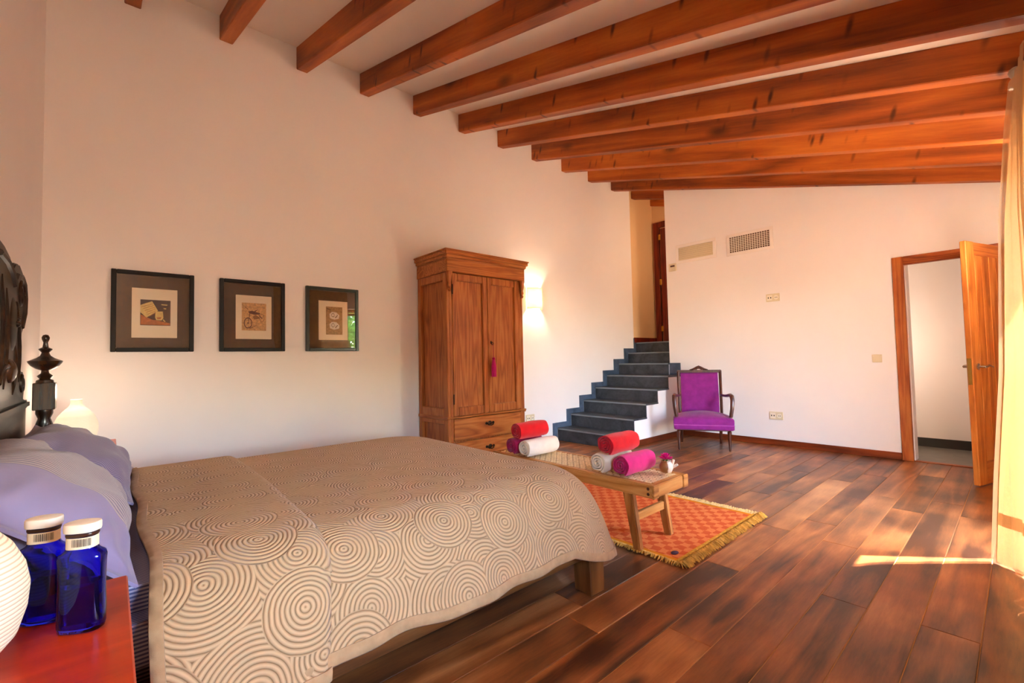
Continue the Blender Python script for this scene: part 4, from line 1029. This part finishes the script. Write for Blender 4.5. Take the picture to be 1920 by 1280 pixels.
bm = B(); box(bm, bx0-.002, bx0+.054, by0-.003, by0+.012, bz-.076, bz+.001); obj('end_cap', bm, M['teak_x'], bn, bev=.004)
bm = B(); box(bm, bx1-.054, bx1+.002, by0-.003, by0+.012, bz-.076, bz+.001); obj('end_cap', bm, M['teak_x'], bn, bev=.004)
# woven cane: warp along x over and under weft along y, twilled
bm = B(); px_, py_ = .030, .027; sx0, sx1, sy0, sy1 = bx0+.045, bx1-.045, by0+.045, by1-.045
nxx = int((sx1-sx0)/px_); nyy = int((sy1-sy0)/py_)
def strand(p0, p1, wvec, up):
    q = []
    for t, h in ((0, -.003), (.22, .003), (.5, .0055), (.78, .003), (1, -.003)):
        c = Vector(p0).lerp(Vector(p1), t) + Vector((0, 0, h*up)); q.append((bm.verts.new(c-wvec), bm.verts.new(c+Vector((0, 0, .0035)) if up else c), bm.verts.new(c+wvec)))
    for a, b in zip(q, q[1:]): bm.faces.new((a[0], a[1], b[1], b[0])); bm.faces.new((a[1], a[2], b[2], b[1]))
for j in range(nyy):
    for i in range(nxx):
        if (i + j) % 2 == 0:
            x = sx0+i*px_; y = sy0+(j+.5)*py_; strand((x-px_*.15, y-.006, bz-.004), (x+px_*1.15, y+.006, bz-.004), Vector((0, py_*.46, 0)), 1)
        else:
            x = sx0+(i+.5)*px_; y = sy0+j*py_; strand((x, y-py_*.15, bz-.006), (x, y+py_*1.15, bz-.006), Vector((px_*.42, 0, 0)), .8)
o = obj('woven_seat', bm, plain('seagrass_cord', '#f0d8a8', .8, noise=.2, nscale=70), bn, smooth=True, recalc=False); o['kind'] = 'stuff'
bm = B(); box(bm, sx0, sx1, sy0, sy1, bz-.022, bz-.012); obj('seat_web', bm, plain('seagrass_dark', '#7a5226', .9), bn)
for yt, yb_ in ((by0+.18, by0+.125), (by1-.18, by1-.125)):
    s = -1 if yt < -2.2 else 1
    for xa, xb, sx in ((bx0+.004, bx0+.044, 1), (bx1-.044, bx1-.004, -1)):
        bm = B()
        prism(bm, [(yt-.034, bz-.07), (yt+.034, bz-.07), (yb_+.024, .009), (yb_-.024, .009)], 'x', xa, xb); obj('leg', bm, M['teak_z'], bn, bev=.005, seg=2)
    ym = (yt+yb_)/2 - s*0.0
    bm = B(); box(bm, bx0+.044, bx1-.044, ym-.013, ym+.013, .165, .215); obj('stretcher', bm, M['teak_x'], bn, bev=.004)

# ---------------------------------------------------------------- towels
def towel(label, c, ln, r, mat, mate, seed, group, yaw=0.0):
    v = thing('rolled_towel', label, 'towel', (c[0]+ln/2, c[1], c[2]), yaw, group)
    rr = random.Random(seed); turns = 3.6; n = 96; t_ = (r-.012)/turns*.93
    ths = np.linspace(0, turns*2*PI, n)
    ofs = -PI/2 - .5 - turns*2*PI
    sq = lambda a: 1-.035*math.cos(2*a)
    def pt(a, rad): return (rad*math.cos(a)*sq(a)*1.02, rad*math.sin(a)/sq(a)*.98)
    nx_ = 9; V = []
    for k in range(nx_):
        f = k/(nx_-1); x = -ln/2 + ln*f
        for i, a in enumerate(ths):
            rc = .012 + (r-.012)*a/(turns*2*PI); 
            taper = -.004*(1 if k in (0, nx_-1) else 0)
            bulge = .004*math.sin(a*5+seed)*math.sin(f*9+seed) if i > n-30 else 0
            conv = .010*(a/(turns*2*PI))*(-1 if k == 0 else 1 if k == nx_-1 else 0)*-1
            y, z = pt(a+ofs, rc+taper+bulge*.6); V.append((x+conv*.6+(.003*math.sin(a*1.3+seed) if k in (0, nx_-1) else 0), y, z))
    N1 = len(V)
    for k in range(nx_):
        f = k/(nx_-1); x = -ln/2 + ln*f
        for i, a in enumerate(ths):
            rc = .012 + (r-.012)*a/(turns*2*PI) - t_*.9
            y, z = pt(a+ofs, max(.001, rc)); V.append((x+(-.0 if k else .002), y, z))
    F = []
    for k in range(nx_-1):
        for i in range(n-1):
            a = k*n+i; F.append((a, a+1, a+n+1, a+n)); F.append((N1+a, N1+a+n, N1+a+n+1, N1+a+1))
        a = k*n+n-1; F.append((a, N1+a, N1+a+n, a+n)); a = k*n; F.append((a, a+n, N1+a+n, N1+a))
    me = bpy.data.meshes.new('roll'); me.from_pydata(V, [], F); E0 = []
    bmm = bmesh.new(); bmm.from_mesh(me); bmesh.ops.recalc_face_normals(bmm, faces=bmm.faces); bmm.to_mesh(me); bmm.free()
    link('roll', me, mat, v, False, True, 60)
    for k in (0, nx_-1):
        Fe = []
        for i in range(n-1):
            a = k*n+i; Fe.append((a, a+1, N1+a+1, N1+a))
        me = bpy.data.meshes.new('rolled_end'); me.from_pydata(V, [], Fe)
        bmm = bmesh.new(); bmm.from_mesh(me); bmesh.ops.delete(bmm, geom=[q for q in bmm.verts if not q.link_faces], context='VERTS'); bmesh.ops.recalc_face_normals(bmm, faces=bmm.faces); bmm.to_mesh(me); bmm.free()
        link('rolled_end', me, mate, v, False, True, 60)
    return v
tz = .4185
gn, gf = 'rolled towels on the near end of the bench', 'rolled towels on the far end of the bench'
R1 = .068
towel('bright pink rolled towel on the bench, beside the flower pot', (2.63, -2.712, tz+R1), .31, R1, M['towel_pink'], M['towel_mag'], 1, gn)
towel('cream rolled towel behind the bright pink roll on the bench', (2.60, -2.566, tz+R1), .31, R1, M['towel_crm'], M['towel_crm'], 2, gn)
towel('red rolled towel on top of the pink and cream rolls', (2.585, -2.634, tz+R1*2.75), .30, R1, M['towel_red'], M['towel_red2'], 4, gn, .02)
towel('white rolled towel on the far end of the bench by the bed', (2.60, -1.905, tz+R1), .32, R1, M['towel_wht'], M['towel_crm'], 6, gf)
towel('dark crimson rolled towel beside the white roll at the bench far end', (2.60, -1.76, tz+R1), .30, R1, M['towel_mag'], M['towel_mag'], 3, gf)
towel('red rolled towel on top of the white and crimson rolls, nearest the wardrobe', (2.585, -1.835, tz+R1*2.75), .30, R1, M['towel_red'], M['towel_red2'], 9, gf)

# ---------------------------------------------------------------- flower pot
fp = thing('flower_pot', 'tiny brown and white pot with a magenta flower on the bench corner', 'plant', (2.925, -2.845, tz-.001))
m = NT('pot_glaze'); co = m.obj(); sp = m.n('SeparateXYZ', {0: co})
f = m.math('ADD', m.math('SUBTRACT', m.math('MULTIPLY', sp.outputs[0], .75), m.math('MULTIPLY', sp.outputs[1], .66)), m.math('MULTIPLY', m.math('SUBTRACT', m.noise(co, 40, 2), .5), .02))
m.base(m.ramp(m.math('ADD', m.math('MULTIPLY', f, 60), .5), [(.3, srgb('#a8743e')), (.5, srgb('#efe6d6'))])); m.rough(.35); M['pot'] = m.m
bm = B(); lathe(bm, [(.022, 0), (.032, .006), (.041, .026), (.040, .046), (.031, .06), (.028, .066), (.031, .072), (.027, .074), (.024, .066), (0, .06)], 20); obj('pot', bm, M['pot'], fp, world=False, smooth=True)
for a0 in (-.2, .5):
    bm = B(); dx, dy = math.cos(a0-.75), math.sin(a0-.75)
    tube(bm, [(dx*.035, dy*.035, .03), (dx*.052, dy*.052, .042), (dx*.066, dy*.066, .05+.02*(a0 > 0)), (dx*.070, dy*.070, .045+.02*(a0 > 0))], [.007, .009, .008, .004], 8); obj('spout', bm, M['white'], fp, world=False, smooth=True)
bm = B(); tube(bm, [(0, 0, .055), (.002, 0, .075), (.0, .001, .088)], .004, 6)
for k in range(3): ball(bm, (.012*math.cos(k*2.1), .012*math.sin(k*2.1), .075), 1, 8, 6, .012, .006, .004)
obj('stem', bm, plain('stem_green', '#4c6a2a', .6), fp, world=False, smooth=True)
M['petal'] = plain('petal_magenta', '#e0148c', .6, noise=.2, nscale=60)
pm = B(); pts = [(0, 0, 0), (.008, .007, .004), (.022, .008, .009), (.036, .001, .010), (.022, -.008, .009), (.008, -.007, .004)]
vs = [pm.verts.new(p) for p in pts]; c0 = pm.verts.new((.018, 0, .003))
for k in range(6): pm.faces.new((vs[k], vs[(k+1) % 6], c0))
pme = bpy.data.meshes.new('petal'); pm.to_mesh(pme); pm.free(); pme.materials.append(M['petal'])
for k in range(46):
    o = bpy.data.objects.new('petal', pme); C.objects.link(o); o.parent = fp
    lay = k % 3; s = (1.3, 1.1, .85)[lay]
    o.location = (0, 0, .080+.006*lay); o.rotation_euler = (random.uniform(-.3, .3), -(.05+.38*lay)+random.uniform(-.1, .1), k*2.399); o.scale = (s, s, s)

# ---------------------------------------------------------------- armchair
ch = thing('armchair', 'purple upholstered armchair with dark carved wood frame by the stairs', 'chair', (5.648, -1.778, 0), math.radians(-60.6))
def cp(name, bm, mat, **k): return obj(name, bm, mat, ch, world=False, **k)
for s in (-1, 1):
    bm = B(); lathe(bm, [(.010, 0), (.013, .02), (.012, .03), (.022, .2), (.024, .225), (.017, .232), (.026, .245), (.026, .27)], 14, (s*.28, .02, 0)); cp('leg', bm, M['mahog'], smooth=True)
    bm = B(); tube(bm, [(s*.235, .545, 0), (s*.235, .52, .12), (s*.238, .50, .27)], [.014, .018, .022], 8); cp('leg', bm, M['mahog'], smooth=True)
    bm = B(); tube(bm, [(s*.300, .015, .40), (s*.315, .0, .50), (s*.322, .005, .60), (s*.320, .035, .645), (s*.310, .09, .655), (s*.285, .22, .635), (s*.262, .34, .628), (s*.245, .475, .63)], [.017, .017, .018, .02, .02, .017, .014, .014], 8, flat=1.25); cp('arm', bm, M['mahog'], smooth=True)
    bm = B(); tube(bm, [(s*.247, .475, .25), (s*.25, .485, .45), (s*.252, .51, .70), (s*.254, .545, .925)], [.02, .018, .017, .018], 8); cp('back_post', bm, M['mahog'], smooth=True)
bm = B(); nxs, nys = 21, 17; V = []
def seat_pt(u, t, z): 
    wd = .322 - .045*max(0, t); return (u*wd, .245+t*.255, z)
top = []; bot = []
for i in range(nxs):
    u = -1+2*i/(nxs-1)
    for j in range(nys):
        t = -1+2*j/(nys-1); e = (1-abs(u)**6)*(1-abs(t)**6); dome = .05*(1-u*u)*(1-t*t)
        x, y, z = seat_pt(u*(1-.0), t, .395+dome+.012*e**.5-.012+.03*(t+1)/2*0)
        top.append((x, y, z))
F = []
me_v = list(top); n0 = len(me_v)
ringi = [i*nys for i in range(nxs)] + [(nxs-1)*nys+j for j in range(1, nys)] + [i*nys+nys-1 for i in range(nxs-2, -1, -1)] + [j for j in range(nys-2, 0, -1)]
lays = [(.012, .37), (.014, .33), (.010, .305), (.013, .30), (.012, .255), (-.01, .243)]
for d, z in lays:
    for q in ringi:
        x, y, _ = top[q]; c = Vector((x, y-.245, 0)); c = c*(1+d/max(.1, c.length)); me_v.append((c.x, c.y+.245, z))
R_n = len(ringi)
for i in range(nxs-1):
    for j in range(nys-1): a = i*nys+j; F.append((a, a+nys, a+nys+1, a+1))
prev = ringi
for k in range(len(lays)):
    cur = [n0+k*R_n+q for q in range(R_n)]
    for a in range(R_n): b = (a+1) % R_n; F.append((prev[b], prev[a], cur[a], cur[b]))
    prev = cur
F.append(tuple(prev))
bm.free(); me = bpy.data.meshes.new('seat'); me.from_pydata(me_v, [], F)
bmm = bmesh.new(); bmm.from_mesh(me); bmesh.ops.recalc_face_normals(bmm, faces=bmm.faces); bmm.to_mesh(me); bmm.free()
seat = link('seat', me, M['purple'], ch, False, True, 60)
bm = B(); ry = []
for q in ringi:
    x, y, _ = top[q]; c = Vector((x, y-.245, 0)); c = c*(1+.014/max(.1, c.length)); ry.append((c.x, c.y+.245, .303))
tube(bm, ry, .005, 6, True); obj('piping', bm, fabric('purple_piping', '#b0409a', .7, 500, .2, .1, .5), seat, world=False, smooth=True)
bm = B(); V = []; nu, nw = 15, 17
for sgn in (-1, 1):
    for i in range(nu):
        u = -1+2*i/(nu-1)
        for j in range(nw):
            t = j/(nw-1); pad = .022*((1-abs(u)**5)*(1-abs(2*t-1)**6))**.5
            V.append((u*.225, .488+.075*t*t*.9+sgn*(.014+pad), .385+t*.525))
N_ = nu*nw; F = []
for i in range(nu-1):
    for j in range(nw-1): a = i*nw+j; F.append((a, a+1, a+nw+1, a+nw)); F.append((N_+a, N_+a+nw, N_+a+nw+1, N_+a+1))
rgx = [i*nw for i in range(nu)] + [(nu-1)*nw+j for j in range(1, nw)] + [i*nw+nw-1 for i in range(nu-2, -1, -1)] + [j for j in range(nw-2, 0, -1)]
for a, b in zip(rgx, rgx[1:]+rgx[:1]): F.append((a, b, N_+b, N_+a))
bm.free(); me = bpy.data.meshes.new('backrest'); me.from_pydata(V, [], F)
bmm = bmesh.new(); bmm.from_mesh(me); bmesh.ops.recalc_face_normals(bmm, faces=bmm.faces); bmm.to_mesh(me); bmm.free()
link('backrest', me, M['purple'], ch, False, True, 60)
bm = B(); box(bm, -.272, .272, .535, .575, .905, .945); tr_ = cp('top_rail', bm, M['mahog'], bev=.008, seg=2)
bm = B()
tube(bm, [(-.11, .552, .945), (-.07, .552, .952), (-.03, .552, .97), (0, .552, .982), (.03, .552, .97), (.07, .552, .952), (.11, .552, .945)], [.008, .014, .018, .022, .018, .014, .008], 8)
for s in (-1, 1):
    for k in range(3): ball(bm, (s*(.03+.03*k), .538, .958-.006*k), .013-.002*k, 8, 6)
ball(bm, (0, .535, .975), .016, 8, 6)
obj('carved_crest', bm, M['mahog'], tr_, world=False, smooth=True)
for y0, y1, w0 in ((.0, .03, .28), (.48, .51, .235)):
    bm = B(); box(bm, -w0, w0, y0, y1, .235, .262); cp('seat_rail', bm, M['mahog'], bev=.004)

# ---------------------------------------------------------------- curtain and rod
M['linen'] = translucent('curtain_linen', '#d9b27a', .22, 260)
M['linen_band'] = translucent('curtain_band', '#b07c48', .15, 260)
M['sheer'] = translucent('curtain_sheer', '#dcb98c', .07, 300, .3, .05)
rod = thing('curtain_rod', 'pale grey curtain rod with round finial at the upper right edge', 'curtain rod', (3.4, -4.365, 2.53))
bm = B(); tube(bm, [(2.3, -4.428, 2.53), (3.84, -4.428, 2.53), (3.875, -4.42, 2.53), (3.885, -4.40, 2.53), (3.885, -4.375, 2.53)], .012, 12); obj('pole', bm, plain('rod_grey', '#b9ab97', .4), rod, smooth=True)
bm = B(); lathe(bm, [(.011, 0), (.016, .006), (.016, .014), (.024, .03), (.028, .045), (.024, .06), (.012, .07), (0, .072)], 16); bmesh.ops.translate(bm, verts=bm.verts, vec=(3.885, -4.375, 2.535)); obj('finial', bm, plain('rod_grey_b', '#a89c8a', .4), rod, smooth=True)
bm = B(); box(bm, 3.87, 3.90, YW, -4.345, 2.495, 2.516); obj('bracket', bm, plain('rod_bracket', '#c4b7a2', .4), rod, bev=.003)
bm = B(); box(bm, 2.48, 2.52, YW, -4.416, 2.49, 2.517); obj('bracket', bm, plain('rod_bracket', '#c4b7a2', .4), rod, bev=.003)
cu = thing('curtain', 'linen curtain with a sheer layer, sunlit, hanging at the right edge', 'curtain', (3.6, -4.3, 0))
ZE = [-.1, 0, .44, 1.0, 1.79, 2.27, 2.6]; YE = [-4.17, -4.174, -4.202, -4.246, -4.282, -4.322, -4.36]
def curtain(name, x0, x1, dy, z0, z1, mat, rip, ph, nx_=180, nz_=44):
    V = []
    for i in range(nx_):
        f = i/(nx_-1); d = (1-f)*(x1-x0)
        for j in range(nz_):
            t = j/(nz_-1); z = z0+(z1-z0)*t; ye = float(np.interp(z, ZE, YE)); low = max(0, 1-z/2.5)
            back = -(.05+.15*low)*(1-math.exp(-d/.17)) + .055*low*max(0, 1-d/.05)*0
            r = rip*(min(1, d/.06))*(.5+.6*low)*math.sin(2*PI*d/.125+ph+.6*math.sin(2.2*z+d*3))
            y = ye + dy + back + r
            V.append((x1-d + .012*low*math.sin(7*d+2*z) - .11*min(1, max(0, (z-1.0)/.6)), max(-4.438, y), z))
    me = grid_mesh(name, V, nx_, nz_); return link(name, me, mat, cu, True, True, 80)
curtain('linen_panel', 2.6, 3.87, -.022, .27, 2.50, M['linen'], .014, .4)
curtain('hem_band', 2.6, 3.87, -.021, .205, .27, M['linen_band'], .014, .4, 180, 5)
curtain('hem', 2.6, 3.87, -.022, .012, .205, M['linen'], .014, .4, 180, 8)
curtain('sheer_panel', 3.45, 3.885, 0, .006, 2.49, M['sheer'], .010, 1.2, 90)
bm = B()
for k in range(12):
    x = 2.6+k*.105; tube(bm, [(x, -4.428+.016*math.cos(t), 2.525+.019*math.sin(t)) for t in np.linspace(0, 2*PI, 15)[:-1]], .0025, 5, True)
r_ = obj('rings', bm, M['brass'], cu, smooth=True); r_['kind'] = 'stuff'
